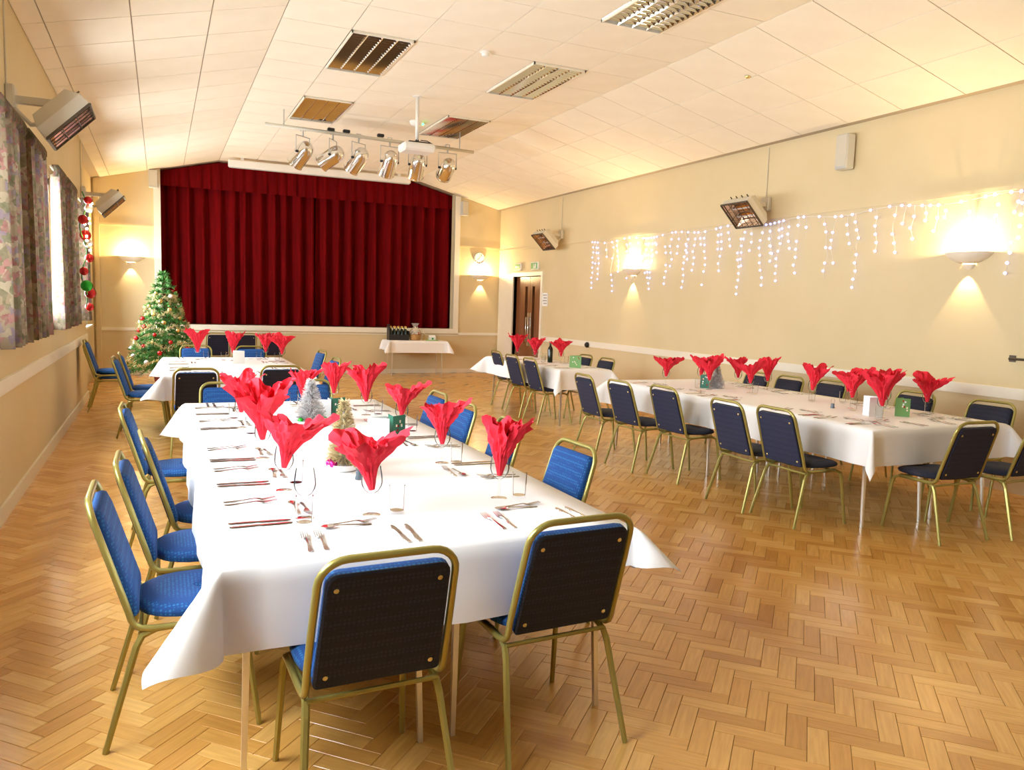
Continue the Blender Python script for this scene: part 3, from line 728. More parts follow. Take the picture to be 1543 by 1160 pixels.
# tinsel tree table
for y in (3.02, 3.66, 4.2, 5.2): setting(.16, y, -90, T1)
setting(.16, 5.83, -90, T1)
for y in (3.47, 4.27, 5.07, 5.73): setting(1.60, y, 90, T1)
setting(.61, 2.42, 0, T1); setting(1.30, 2.42, 0, T1, off=.06)
for x in (.5, 1.14): setting(x, 6.29, 180, T1)
for x, y, n, a, tl, s in ((.722, 2.852, 3, 200, (.1, .12), 1.1), (1.289, 2.945, 4, 30, (.0, .05), 1.05), (1.296, 3.697, 1, 80, (-.05, .1), 1.0), (1.365, 4.67, 5, 10, (.05, .0), .95), (1.324, 5.42, 2, 140, (0, .1), 1.1), (.93, 5.72, 0, 0, (0, 0), .95), (.467, 3.337, 5, 20, (.1, .12), 1.05), (.462, 4.05, 2, 50, (.05, -.18), 1.25), (.45, 5.05, 0, 90, (0, -.1), 1.1), (1.2, 5.95, 4, 90, (0, 0), 1.0)):
    glass(x, y, T1, n, a, tl, s)
glass(.478, 2.88, T1)
for x, y in ((.82, 2.85), (1.375, 2.93), (.462, 2.79), (1.36, 3.66), (.477, 4.75), (.431, 5.38), (.907, 5.97), (.53, 3.42), (1.42, 4.62), (1.40, 5.38)): put('tb', x, y, 0, T1)
# the table before the Christmas tree
for y in (9.2, 10.05): setting(.03, y, -90, T2); setting(1.50, y+.05, 90, T2)
for x in (.4, 1.13): setting(x, 8.55, 0, T2); setting(x, 10.99, 180, T2)
for x, y, n, a, s in ((.42, 10.55, 2, 0, 1.25), (.83, 10.4, 4, 60, 1.15), (1.25, 10.62, 0, 30, 1.15), (1.40, 10.2, 5, 100, 1.15), (.35, 9.5, 1, 0, .01)):
    if s > .1: glass(x, y, T2, n, a, (0, 0), s)
for x, y in ((.52, 10.6), (.72, 10.45), (1.15, 10.5), (1.36, 10.35), (.9, 10.7)): put('tb', x, y, 0, T2)
# the long table
for y in (7.04, 6.39, 5.86, 4.87, 4.40): setting(4.63, y, -90, T3)
for y in (7.1, 6.6, 6.1, 5.06, 4.4): setting(6.09, y, 90, T3)
for x in (5.08, 5.72): setting(x, 3.96, 0, T3)
for x, y, n, a, s in ((4.95, 6.93, 3, 20, 1.1), (5.19, 6.50, 1, 90, 1.15), (5.45, 6.98, 5, 10, 1.05), (5.75, 6.72, 1, 200, 1.05), (5.45, 6.18, 3, 0, 1.1), (5.83, 6.35, 4, 60, 1.05), (5.62, 5.52, 0, 45, 1.15), (5.91, 5.36, 3, 100, 1.05), (5.52, 4.96, 5, 0, 1.1), (5.28, 4.44, 2, 20, 1.2), (5.72, 4.78, 0, 80, 1.2), (5.98, 4.58, 3, 150, 1.15)):
    glass(x, y, T3, n, a, (random.uniform(-.12, .12), random.uniform(-.12, .12)), s)
for x, y in ((5.12, 6.6), (5.38, 6.85), (5.55, 5.45), (5.78, 5.3), (5.42, 4.85), (5.18, 4.38), (5.9, 4.5), (5.4, 6.05)): put('tb', x, y, 0, T3)
# the small table by the doors
for y in (10.75, 9.93, 9.28): setting(4.68, y, -90, T4, False); setting(5.42, y, 90, T4, False)
for x, y, n, a, s in ((5.02, 10.93, 2, 0, 1.15), (5.16, 10.55, 4, 70, 1.0), (4.97, 10.2, 0, 30, 1.05), (5.25, 9.92, 5, 80, 1.1)):
    glass(x, y, T4, n, a, (0, 0), s)
for x, y in ((4.95, 10.8), (5.22, 10.4), (4.98, 9.95), (5.3, 9.85)): put('tb', x, y, 0, T4)

# tinsel trees, cards, cruets
def tinsel_tree(loc, h, rb, mt, label, bowl_=True, baubles=()):
    root = empty('tinsel_tree', loc); tag(root, label, 'decoration', 'tinsel table trees'); rnd = random.Random(h*100+loc[1]); z0 = .03 if bowl_ else 0
    q = MB()
    for k in range(1500):
        t = rnd.random()**1.25; z = z0+.012+t*(h-.02); rr = rb*(1-t)+.006; a = rnd.uniform(0, 2*PI); d = Vector((math.cos(a), math.sin(a), rnd.uniform(-.5, .7))); p = Vector((rr*.55*math.cos(a), rr*.55*math.sin(a), z)); e_ = p+d*(rr*.5+.020)
        w_ = Vector((-math.sin(a), math.cos(a), rnd.uniform(-1, 1)))*.0024
        q.add([p-w_, p+w_, e_+w_*.6, e_-w_*.6], [(0, 1, 2, 3)])
    o = q.build('tinsel', mt, root); o['kind'] = 'stuff'
    MB().lathe([(rb*.42, z0), (.003, z0+h*.93), (.0001, z0+h*.96)], 12).build('cone', 'tinsel_core', root, True)
    if bowl_:
        autosmooth(MB().lathe([(.0001, 0), (rb*.95, 0), (rb*1.3, .012), (rb*1.42, .034), (rb*1.36, .034), (rb*1.2, .02), (.0001, .02)], 20).build('bowl', 'white_card', root), 50)
    for i, (a, mt2) in enumerate(baubles):
        a = math.radians(a); MB().ball((rb*1.15*math.cos(a), rb*1.15*math.sin(a), .038), .02).build('bauble', mt2, root, True)
tinsel_tree((.875, 5.06, CZ), .27, .075, 'silver_tinsel', 'silver tinsel tree in a white dish before the head chairs', True, ((-20, 'green_bauble'), (215, 'green_bauble'), (250, 'red_bauble'), (160, 'silver_tinsel')))
tinsel_tree((.79, 3.67, CZ), .31, .06, 'gold_tinsel', 'pale gold tinsel tree in a white dish with a magenta bauble', True, ((215, 'pink_bauble'), (190, 'pink_bauble'), (300, 'gold_bauble'), (330, 'gold_bauble')))
tinsel_tree((5.38, 6.62, CZ), .25, .06, 'silver_tinsel', 'silver tinsel tree beside a folded card on '+T3, False)
def card(loc, rz, w, h, mt, mt2, label, spread=28):
    root = empty('menu_card', loc, math.radians(rz)); tag(root, label, 'card', 'folded menu cards')
    for s_ in (-1, 1):
        M_ = Matrix.Rotation(math.radians(s_*spread), 4, 'Z'); o = MB().box(0, w, -.0008, .0008, 0, h, M_).build('leaf', mt if s_ < 0 else mt2, root)
        if s_ < 0 and 'green' in mt:
            for k in range(7):
                a, b_ = random.uniform(.15, .8), random.uniform(.12, .85)
                MB().box(w*a, w*a+.012, -.0016, -.0008, h*b_, h*b_+.014, M_).build('print', ('pale_ribbon', 'red_bauble', 'white_card')[k % 3], o)
card((1.02, 5.14, CZ), 118, .11, .15, 'white_card', 'white_card', 'white menu card standing open behind the silver tinsel tree')
card((1.03, 5.13, CZ), 60, .11, .16, 'green_card', 'green_card', 'green menu card with a printed motif by the silver tinsel tree')
card((1.10, 4.45, CZ), -8, .13, .13, 'white_card', 'white_card', 'white menu card behind the pale gold tinsel tree')
card((1.235, 4.40, CZ), 62, .11, .14, 'green_card', 'green_card', 'green menu card by the pale gold tinsel tree')
card((.93, 10.0, CZ), 175, .15, .15, 'white_card', 'white_card', 'white menu card standing on '+T2)
card((5.36, 4.50, CZ), 150, .15, .16, 'white_card', 'white_card', 'white menu card near the foot of '+T3)
card((5.50, 4.50, CZ), -20, .11, .15, 'green_card_light', 'green_card_light', 'dark green card near the foot of '+T3)
card((5.20, 6.66, CZ), -20, .09, .14, 'green_card', 'green_card_light', 'small green card beside the silver tree on '+T3)
card((5.0, 9.2, CZ), -25, .17, .16, 'green_card_light', 'green_card_light', 'green patterned menu card on '+T4)
def cruet(x, y, tbl, glassy=False):
    root = empty('pepper_mill', (x, y, CZ)); tag(root, 'grey glass pepper mill on '+tbl, 'pepper mill')
    autosmooth(MB().lathe([(.0001, 0), (.017, 0), (.018, .006), (.014, .02), (.016, .036), (.012, .042), (.0001, .042)], 14).build('base', 'slate_plastic', root), 50)
    autosmooth(MB().lathe([(.012, .042), (.0155, .05), (.0155, .075), (.01, .085), (.0001, .085)], 14).build('jar', 'clear_glass', root), 50)
cruet(.813, 3.45, T1); cruet(5.36, 5.02, T3)
# wine bottle among the napkins on the small table
root = empty('wine_bottle', (5.14, 10.05, CZ)); tag(root, 'dark wine bottle among the napkins on '+T4, 'bottle')
autosmooth(MB().lathe([(.0001, 0), (.037, 0), (.038, .19), (.03, .215), (.014, .24), (.013, .30), (.0001, .30)], 14).build('body', 'bottle_glass', root), 50)
MB().lathe([(.0145, .255), (.0145, .302), (.0001, .303)], 12).build('foil', 'dark_metal', root, True)

# ------------------------------------------------------------------ gift table things
GZ = CZ
root = empty('bottle_crate', (4.50, 15.98, GZ)); tag(root, 'black crate of gold-topped bottles on the gift table', 'crate')
MB().box(-.14, .26, -.1, -.085, 0, .12).box(-.14, .26, .085, .1, 0, .12).box(-.155, -.14, -.1, .1, 0, .33).box(.26, .275, -.1, .1, 0, .2).box(-.14, .26, -.1, .1, 0, .01).build('case', 'black_plastic', root)
for k in range(5):
    for j in range(2):
        b_ = autosmooth(MB().lathe([(.0001, .01), (.034, .01), (.034, .17), (.013, .225), (.013, .29), (.0001, .29)], 10, Matrix.Translation((-.1+.08*k, -.045+.09*j, 0))).build('bottle', 'bottle_glass', root), 50)
        MB().lathe([(.0145, .24), (.0145, .292), (.0001, .293)], 8, Matrix.Translation((-.1+.08*k, -.045+.09*j, 0))).build('foil_cap', 'gold_bauble', b_, True)
root = empty('gift_hamper', (4.93, 15.97, GZ)); tag(root, 'wicker gift hamper wrapped with a pale bow on the gift table', 'hamper')
q = MB(); q.lathe([(.0001, .005), (.11, .005), (.13, .11), (.135, .13), (.125, .13), (.11, .03), (.0001, .03)], 18); autosmooth(q.build('basket', 'wicker', root), 40)
MB().tube([(.13*math.cos(a), 0, .12+.14*math.sin(a)) for a in [PI*k/10 for k in range(11)]], .008, 6).build('handle', 'wicker', root, True)
q = MB().lathe([(.13, .12), (.11, .2), (.04, .24), (.02, .25), (.06, .32), (.09, .36)], 22); autosmooth(q.build('wrap', 'cellophane', root), 60)
bw = MB()
for k in range(8):
    a = 2*PI*k/8; bw.tube([(0, -.03, .22), (.05*math.cos(a), -.05, .22+.05*math.sin(a)), (.08*math.cos(a+.2), -.04, .22+.08*math.sin(a+.2)), (0, -.03, .22)], .012, 4)
bw.build('bow', 'pale_ribbon', root, True)
for k, (x, mt_) in enumerate(((-.05, 'gold_bauble'), (.03, 'pearl_bauble'), (.06, 'red_bauble'))): MB().ball((x, -.01, .14), .045).build('parcel', mt_, root, True)
root = empty('cake_board', (5.30, 15.95, GZ)); tag(root, 'lime green board holding a little white iced house', 'cake')
autosmooth(MB().lathe([(.0001, 0), (.14, 0), (.14, .012), (.0001, .012)], 24).build('board', 'lime', root), 40)
MB().add([(-.07, -.05, .012), (.07, -.05, .012), (.07, .05, .012), (-.07, .05, .012), (-.07, -.05, .07), (.07, -.05, .07), (.07, .05, .07), (-.07, .05, .07), (-.07, 0, .11), (.07, 0, .11)],
         [(0, 1, 5, 4), (2, 3, 7, 6), (1, 2, 6, 9, 5), (3, 0, 4, 8, 7), (4, 5, 9, 8), (6, 7, 8, 9)]).build('iced_house', 'white_card', root)
MB().box(-.018, .018, -.053, -.05, .02, .06).build('house_door', 'sign_green', root)
root = empty('pillar_candle', (5.16, 16.05, GZ)); tag(root, 'tall pink candle on a brass holder on the gift table', 'candle')
autosmooth(MB().lathe([(.0001, 0), (.04, 0), (.03, .01), (.01, .02), (.009, .10), (.022, .12), (.0001, .12)], 12).build('holder', 'brass', root), 40)
MB().lathe([(.011, .12), (.01, .24), (.0001, .241)], 10).build('candle', 'pearl_bauble', root, True)

# ------------------------------------------------------------------ Christmas tree
def xmas_tree(loc):
    root = empty('christmas_tree', loc); tag(root, 'green Christmas tree with gold tinsel and red baubles by the stage', 'Christmas tree'); rnd = random.Random(21)
    H0, H1, RB = .26, 1.80, .60
    autosmooth(MB().lathe([(.0001, 0), (.15, 0), (.18, .24), (.165, .24), (.15, .2), (.0001, .2)], 18).build('pot', 'tree_pot', root), 40)
    MB().tube([(0, 0, .1), (0, 0, 1.9)], [.035, .008], 8).build('trunk', 'bark', root, True)
    q = MB(); tips = []; nt_ = 17
    for k in range(nt_):
        f_ = k/(nt_-1); z = H0+(H1-H0)*f_; R = RB*(1-f_)**.9+.05; nb = int(17-11*f_)
        for b_ in range(nb):
            a = 2*PI*(b_+rnd.uniform(-.25, .25))/nb+k*.7; ln = R*rnd.uniform(.82, 1.08); d = Vector((math.cos(a), math.sin(a), 0))
            pts = [Vector((0, 0, z+.05))+d*(ln*t)+Vector((0, 0, .05*math.sin(t*2.2)-.10*t*t*ln/RB*1.6)) for t in (0, .25, .5, .75, 1)]
            q.tube(pts, [.007, .006, .005, .004, .002], 3); tips.append(pts[-1])
            for t_ in range(int(22+85*ln)):
                t = rnd.uniform(.15, 1.02); p = pts[min(int(t*4), 3)].lerp(pts[min(int(t*4)+1, 4)], t*4-min(int(t*4), 3))
                sdv = Vector((rnd.uniform(-1, 1), rnd.uniform(-1, 1), rnd.uniform(-.6, 1)))+d*.8; sdv.normalize(); L_ = rnd.uniform(.05, .09)
                w_ = sdv.cross(Vector((rnd.uniform(-1, 1), rnd.uniform(-1, 1), .3))).normalized()*.0075
                q.add([p-w_, p+w_, p+sdv*L_+w_*.4, p+sdv*L_-w_*.4], [(0, 1, 2, 3)])
    for k in range(60):
        a = rnd.uniform(0, 2*PI); z = rnd.uniform(1.72, 1.92); p = Vector((0, 0, z)); e_ = p+Vector((math.cos(a)*.05, math.sin(a)*.05, .05)); w_ = Vector((-math.sin(a), math.cos(a), 0))*.005
        q.add([p-w_, p+w_, e_+w_, e_-w_], [(0, 1, 2, 3)])
    o = q.build('foliage', 'fir', root); o['kind'] = 'stuff'
    def R_at(z): return RB*max(0, 1-(z-H0)/(H1-H0))**.9+.06
    ms = ('red_bauble', 'gold_bauble', 'pearl_bauble', 'red_bauble', 'gold_bauble')
    for k in range(56):
        f_ = (k+.5)/56; z = .34+1.3*f_**1.25; a = k*2.39996; R = R_at(z)*.98
        MB().ball((R*math.cos(a), R*math.sin(a), z-.03), rnd.uniform(.032, .046), 10, 6).build('bauble', ms[k % 5], root, True)
    for k, z0 in enumerate((.42, .72, 1.0, 1.25, 1.48)):
        g = MB(); n_ = 10; R0 = R_at(z0)*1.0
        for i in range(int(n_*26)):
            u = i/(n_*26); a = 2*PI*u; zz = z0+.05*math.cos(a*7+k)+.03*math.sin(a); p = Vector((R0*math.cos(a), R0*math.sin(a), zz))
            for _ in range(3):
                sdv = Vector((rnd.uniform(-1, 1), rnd.uniform(-1, 1), rnd.uniform(-1, 1))).normalized(); w_ = sdv.cross(Vector((.3, .5, .8))).normalized()*.004
                g.add([p-w_, p+w_, p+sdv*.05+w_, p+sdv*.05-w_], [(0, 1, 2, 3)])
        g.build('tinsel_garland', 'gold_tinsel', root)
xmas_tree((.05, 14.7, 0))

# ------------------------------------------------------------------ window curtains
def window_curtain(y0, y1, label, seed, gather=.0, z0=1.17, z1=2.74):
    root = empty('window_curtain', (XL+.09, (y0+y1)/2, z0)); tag(root, label, 'curtain', 'floral window curtains'); h = z1-z0; hw = (y1-y0)/2
    rnd = random.Random(seed); n = max(3, int((y1-y0)/.16)); ph = rnd.uniform(0, 6)
    def fn(u, v):
        sq = 1-.10*math.sin(PI*min(1, v*1.1))*gather
        y = (-hw+2*hw*u)*sq; t = u*n*2*PI+ph
        return (.055*math.sin(t)*(1-.3*v)+.012*math.sin(2.3*t), y+.02*math.cos(t), h*v*(.945))
    MB().grid(n*12, 10, fn).build('drape', 'floral', root, True)
    def fh(u, v):
        y = -hw+2*hw*u; t = u*n*4*2*PI
        return (.035*math.sin(t)+.02*math.sin(PI*v), y, h*(.93+.07*v))
    MB().grid(n*24, 3, fh).build('heading', 'floral', root, True)
    MB().tube([(-.03, -hw-.05, h*.985), (-.03, hw+.05, h*.985)], .012, 6).build('curtain_track', 'white_trim', root)
window_curtain(3.6, 4.2, 'floral curtain at the end of the window farthest from the stage', 1)
window_curtain(5.75, 6.68, 'wide floral curtain hanging just below the first wall heater', 2, .4)
window_curtain(6.88, 7.75, 'dark floral curtain between two windows, next beyond the first heater', 3, .6)
window_curtain(8.7, 9.35, 'bright backlit floral curtain beside the bauble garland', 4, .5)
window_curtain(9.55, 10.4, 'floral curtain hung with the red and green bauble garland', 5, .4)
window_curtain(11.5, 12.15, 'slim floral curtain at the end of the window wall', 6, .3)
# bauble garland hung on the curtain
root = empty('bauble_garland', (XL+.20, 10.3, 1.25)); tag(root, 'hanging garland of red and green baubles with tiny lights at the window', 'garland'); rnd = random.Random(4)
pts = [(0+.02*math.sin(k), -.1+.22*math.sin(k*.9), 1.42-1.3*k/16) for k in range(17)]
MB().tube(pts, .008, 5).build('cord', 'fir', root, True)
for k in (0, 1, 3, 5, 6, 8, 10, 12, 13, 15):
    p = pts[k+1]; MB().ball((p[0]+.03, p[1]+rnd.uniform(-.12, .12), p[2]), rnd.uniform(.045, .065), 12, 8).build('bauble', ('red_bauble', 'pearl_bauble', 'green_bauble', 'red_bauble', 'pearl_bauble')[k % 5], root, True)
for k in range(14):
    p = pts[2+k % 6]; MB().ball((p[0]+.05, p[1]+rnd.uniform(-.15, .15), p[2]+rnd.uniform(-.1, .1)), .014, 6, 4).build('fairy_light', 'lamp_glow', root, True)

# ------------------------------------------------------------------ quartz wall heaters
def heater(y, side, label, z=2.78):
    # side -1: left wall, +1: right wall; local +x points into the room
    X = XL if side < 0 else XR
    root = empty('wall_heater', (X, y, z), 0 if side < 0 else PI); tag(root, label, 'heater', 'quartz wall heaters')
    MB().bevbox(0, .06, -.07, .07, .05, .22, .01).build('wall_box', 'heater_grey', root)
    MB().box(.05, .30, -.03, .03, .10, .15).tube([(.05, 0, .06), (.15, 0, -.04), (.28, 0, -.02)], .018, 6).build('bracket_arm', 'heater_grey', root)
    M_ = Matrix.Translation((.36, 0, .02)) @ Matrix.Rotation(math.radians(45), 4, 'Y')      # local +x: faces out and down
    q = MB(); hw, hh = .24, .19
    # housing: box open to +x with a sloping back
    vs = [M_ @ Vector(p) for p in ((-.11, -hw*.8, -hh*.75), (-.11, hw*.8, -hh*.75), (-.11, hw*.8, hh*.75), (-.11, -hw*.8, hh*.75), (-.02, -hw, -hh), (-.02, hw, -hh), (-.02, hw, hh), (-.02, -hw, hh), (.07, -hw, -hh), (.07, hw, -hh), (.07, hw, hh), (.07, -hw, hh))]
    fs = [(3, 2, 1, 0)]+[(a+k, a+(k+1) % 4, a+4+(k+1) % 4, a+4+k) for a in (0, 4) for k in range(4)]
    q.add(vs, fs).build('housing', 'heater_grey', root)
    q = MB(); i = .015
    vs = [M_ @ Vector(p) for p in ((-.03, -hw*.6, -hh*.5), (-.03, hw*.6, -hh*.5), (-.03, hw*.6, hh*.5), (-.03, -hw*.6, hh*.5), (.069, -hw+i, -hh+i), (.069, hw-i, -hh+i), (.069, hw-i, hh-i), (.069, -hw+i, hh-i))]
    q.add(vs, [(0, 1, 2, 3)]+[(k, 4+k, 4+(k+1) % 4, (k+1) % 4) for k in range(4)]).build('reflector', 'heater_reflector', root)
    q = MB()
    for a, b_ in (((.07, -hw, -hh), (.07, hw, -hh)), ((.07, hw, -hh), (.07, hw, hh)), ((.07, hw, hh), (.07, -hw, hh)), ((.07, -hw, hh), (.07, -hw, -hh))): q.tube([M_ @ Vector(a), M_ @ Vector(b_)], .012, 4)
    q.build('rim', 'dark_metal', root)
    for k in (-1, 1): MB().tube([M_ @ Vector((.01, -hw+.02, k*.06)), M_ @ Vector((.01, hw-.02, k*.06))], .011, 8).build('quartz_tube', 'pearl_bauble', root, True)
    g = MB()
    for k in range(5): yy = -hw+2*hw*(k+.5)/5; g.tube([M_ @ Vector((.074, yy, -hh)), M_ @ Vector((.074, yy, hh))], .004, 4)
    for k in range(2): zz = -hh+2*hh*(k+1)/3; g.tube([M_ @ Vector((.074, -hw, zz)), M_ @ Vector((.074, hw, zz))], .004, 4)
    g.build('grille', 'dark_metal', root)
    for yy, zz in ((-.1, .2), (-.03, .2)):
        pass
    for k in range(4):
        yy = -.15+.1*k; MB().box(-.055, -.045, yy-.005, yy+.005, 0, .1, M_ @ Matrix.Translation((.0, 0, hh-.08))).build('vent_slot', 'dark_metal', root)
    zt = (ZE if side < 0 else ZE)-z; MB().tube([(.008, -.03, .2), (.008, -.03, zt-.02)], .006, 5).build('supply_cable', 'heater_grey', root)
heater(6.75, -1, 'quartz heater on the window wall above the wide floral curtain')
heater(12.55, -1, 'quartz heater on the window wall beside the stage end')
heater(13.4, 1, 'quartz heater on the right wall near the double doors')
heater(7.85, 1, 'quartz heater with dark grille among the icicle lights')

# ------------------------------------------------------------------ wall sconces
def sconce(loc, rz, label, w=.235):
    # local +y points away from the wall
    root = empty('wall_sconce', loc, rz); tag(root, label, 'wall light', 'half-bowl wall sconces')
    S = Matrix.Diagonal((w/.235, .75, 1, 1))
    q = MB().lathe([(.235, 0), (.225, -.018), (.19, -.05), (.13, -.085), (.075, -.102), (.065, -.096), (.125, -.077), (.182, -.044), (.215, -.016), (.222, 0), (.235, 0)], 24, S, 0, PI)
    autosmooth(q.build('bowl', 'plaster', root), 60)
    q = MB().lathe([(.072, -.115), (.06, -.125), (.03, -.155), (.012, -.162), (.01, -.15), (.05, -.12), (.066, -.112)], 14, Matrix.Diagonal((1, .6, 1, 1)), 0, PI)
    autosmooth(q.build('drop', 'plaster', root), 60)
    MB().box(-.05, .05, 0, .012, -.13, -.02).build('back_plate', 'plaster', root)
    MB().ball((0, .075, -.03), .022, 10, 6).build('lamp', 'lamp_glow', root, True)
    def lt(kind, p, e, **k):
        l = bpy.data.lights.new('sconce_light', kind); l.energy = e; l.color = (1, .73, .38)
        for kk, v in k.items(): setattr(l, kk, v)
        o = bpy.data.objects.new('sconce_light', l); COL.objects.link(o); o.parent = root; o.location = p; return o
    lt('POINT', (0, .085, .012), SCONCE_W, shadow_soft_size=.03)
    o = lt('SPOT', (0, .07, -.175), SCONCE_W*.22, shadow_soft_size=.015, spot_size=math.radians(72), spot_blend=.25)
    o.rotation_euler = (math.radians(-14), 0, 0)
sconce((XR, 10.86, 2.19), PI/2, 'plaster wall sconce amid the icicle lights, nearer the doors')
sconce((XR, 5.06, 2.18), PI/2, 'plaster wall sconce past the loose end of the icicle lights')
sconce((6.565, YE, 2.19), PI, 'plaster wall sconce under the clock right of the stage')
sconce((-.49, YE, 2.23), PI, 'plaster wall sconce above the Christmas tree')

# ------------------------------------------------------------------ icicle lights
def icicles():
    root = empty('icicle_lights', (XR-.02, 4.4, 2.70)); tag(root, 'blue-white icicle fairy lights strung along the picture rail', 'string lights'); rnd = random.Random(11)
    Y0, Y1 = .15, 7.86
    def zc(y): return -.01+.022*math.sin(y*5)-.012
    MB().tube([(-.012, Y0+(Y1-Y0)*k/60, zc(Y0+(Y1-Y0)*k/60)) for k in range(61)], .004, 4).build('cable', 'cable_white', root)
    bm_b = MB().ball((0, 0, 0), .0155, 8, 5).mesh('bulb', 'ice_bulb', True); nb = 0; y = Y0; L_ = [.42, .75, .3, .55, .82, .25, .6, .38, .78, .2, .5]
    k = 0
    while y < Y1 and nb < 285:
        ln = L_[k % 11]*rnd.uniform(.85, 1.1); k += 1
        if .4 < y < 1.35: ln *= .45
        n = max(2, int(ln/.085)); pts = []
        x_ = y
        for i in range(n+1):
            x_ += rnd.uniform(-.035, .035); pts.append((-.015, x_, zc(y)-ln*i/n))
        MB().tube(pts, .0022, 3).build('drop_wire', 'cable_white', root)
        for p in pts[1:]:
            if rnd.random() < .12: continue
            o = bpy.data.objects.new('bulb', bm_b); COL.objects.link(o); o.parent = root; o.location = (p[0]-.008, p[1], p[2]); nb += 1
        o = bpy.data.objects.new('bulb', bm_b); COL.objects.link(o); o.parent = root; o.location = (-.022, y+.05, zc(y+.05)); nb += 1
        y += rnd.choice((.09, .15, .2, .24)) if not (2.9 < y < 3.4 or 5.6 < y < 6.1) else .075
    l = None
icicles()

# ------------------------------------------------------------------ stage spotlights and projector
root = empty('lighting_bar', (1.35, 11.5, 3.90)); tag(root, 'grey lighting bar hung below the ceiling before the stage', 'lighting bar')
MB().tube([(0, 0, .025), (3.08, 0, -.03)], .024, 10).build('bar', 'heater_grey', root, True)
for x in (.25, 2.85): MB().tube([(x, 0, 0), (x, 0, ZF-3.90)], .008, 6).build('hanger', 'grey_plastic', root)
for x in (.9, 1.12, 1.62): MB().bevbox(x-.05, x+.05, -.03, .03, .03, .075, .01).build('cable_plug', 'black_plastic', root)
def par_can(x, tilt, pan, label):
    root = empty('stage_spotlight', (x, 11.5, 3.86)); tag(root, label, 'spotlight', 'chrome stage spotlights')
    MB().tube([(0, 0, .04), (0, 0, -.05)], .012, 6).tube([(-.03, 0, .02), (-.03, 0, .075), (.03, 0, .075), (.03, 0, .02)], .008, 5).build('hook_clamp', 'grey_plastic', root)
    yk = MB().tube([(.14, 0, -.26), (.14, 0, -.05), (-.14, 0, -.05), (-.14, 0, -.26)], .007, 5).build('yoke', 'grey_plastic', root)
    yk.rotation_euler = (0, 0, pan)
    M_ = Matrix.Translation((0, 0, -.27)) @ Matrix.Rotation(pan, 4, 'Z') @ Matrix.Rotation(tilt, 4, 'X')
    autosmooth(MB().lathe([(.0001, .17), (.05, .165), (.085, .14), (.108, .09), (.118, .03), (.118, -.2), (.125, -.2), (.125, -.215), (.112, -.215), (.108, -.05), (.06, .04), (.0001, .06)], 24, M_).build('can', 'chrome', root), 45)
    MB().lathe([(.0001, -.16), (.109, -.16)], 20, M_).build('lens', 'clear_glass', root, True)
    for s_ in (-1, 1): MB().lathe([(.0001, .025), (.018, .022), (.018, 0)], 10, M_ @ Matrix.Translation((s_*.12, 0, 0)) @ Matrix.Rotation(s_*PI/2, 4, 'Y')).build('tilt_knob', 'black_plastic', root, True)
for x, tl, pn, lb in ((1.86, .8, .7, 'end chrome spotlight on the lighting bar, turned towards the windows'), (2.28, 1.0, 1.0, 'chrome spotlight second along the bar from the window side, nearly level'), (2.65, .8, .6, 'chrome spotlight third along the bar from the window side'), (3.11, .75, .1, 'chrome spotlight hung just on the window side of the projector'), (3.54, .8, -.1, 'chrome spotlight hung just past the projector'), (4.01, 1.15, -.05, 'end chrome spotlight nearest the doors, round back showing')):
    par_can(x, tl, pn, lb)
root = empty('projector', (3.02, 9.86, 3.50)); tag(root, 'white projector hanging from a ceiling pole', 'projector')
MB().tube([(0, 0, .1), (0, 0, ZF-3.5)], .022, 10).build('pole', 'white_plastic', root, True)
MB().lathe([(.0001, ZF-3.5-.012), (.06, ZF-3.5-.012), (.06, ZF-3.5)], 14).build('ceiling_plate', 'white_plastic', root)
MB().bevbox(-.21, .21, -.15, .15, -.05, .055, .025).build('body', 'white_plastic', root)
MB().box(-.13, .15, -.1, .1, .055, .075).box(-.02, .02, -.02, .02, .07, .11).build('mount', 'black_plastic', root)
MB().lathe([(.045, 0), (.045, .02), (.035, .02), (.03, .005), (.0001, .004)], 16, Matrix.Translation((.08, .15, 0)) @ Matrix.Rotation(-PI/2, 4, 'X')).build('lens', 'bottle_glass', root, True)
MB().tube([(.05, .0, .11), (.12, -.05, .10), (.19, -.08, .06), (.18, -.12, .03)], .006, 5).build('cable', 'black_plastic', root)
# ceiling details
root = empty('smoke_detector', (3.11, 7.8, ZF)); tag(root, 'small white smoke detector on the flat ceiling', 'smoke detector')
autosmooth(MB().lathe([(.055, 0), (.055, -.02), (.0001, -.021)], 16).build('base', 'white_plastic', root), 40)
autosmooth(MB().lathe([(.04, -.02), (.035, -.045), (.0001, -.05)], 16).build('head', 'white_plastic', root), 40)
root = empty('emergency_light', (3.42, 11.2, ZF)); tag(root, 'round white emergency light with a green lamp beside the projector', 'emergency light')
autosmooth(MB().lathe([(.10, 0), (.10, -.02), (.085, -.05), (.04, -.075), (.0001, -.08)], 20).build('dome', 'white_plastic', root), 50)
MB().ball((.08, -.05, -.04), .018, 8, 5).build('indicator', 'green_led', root, True)
root = empty('motion_sensor', (5.61, 6.69, ceil_z(5.61))); tag(root, 'tiny brown ceiling sensor above the icicle light table', 'sensor')
MB().lathe([(.028, .004), (.028, -.01), (.02, -.02), (.0001, -.022)], 12).build('cap', 'brass', root, True)

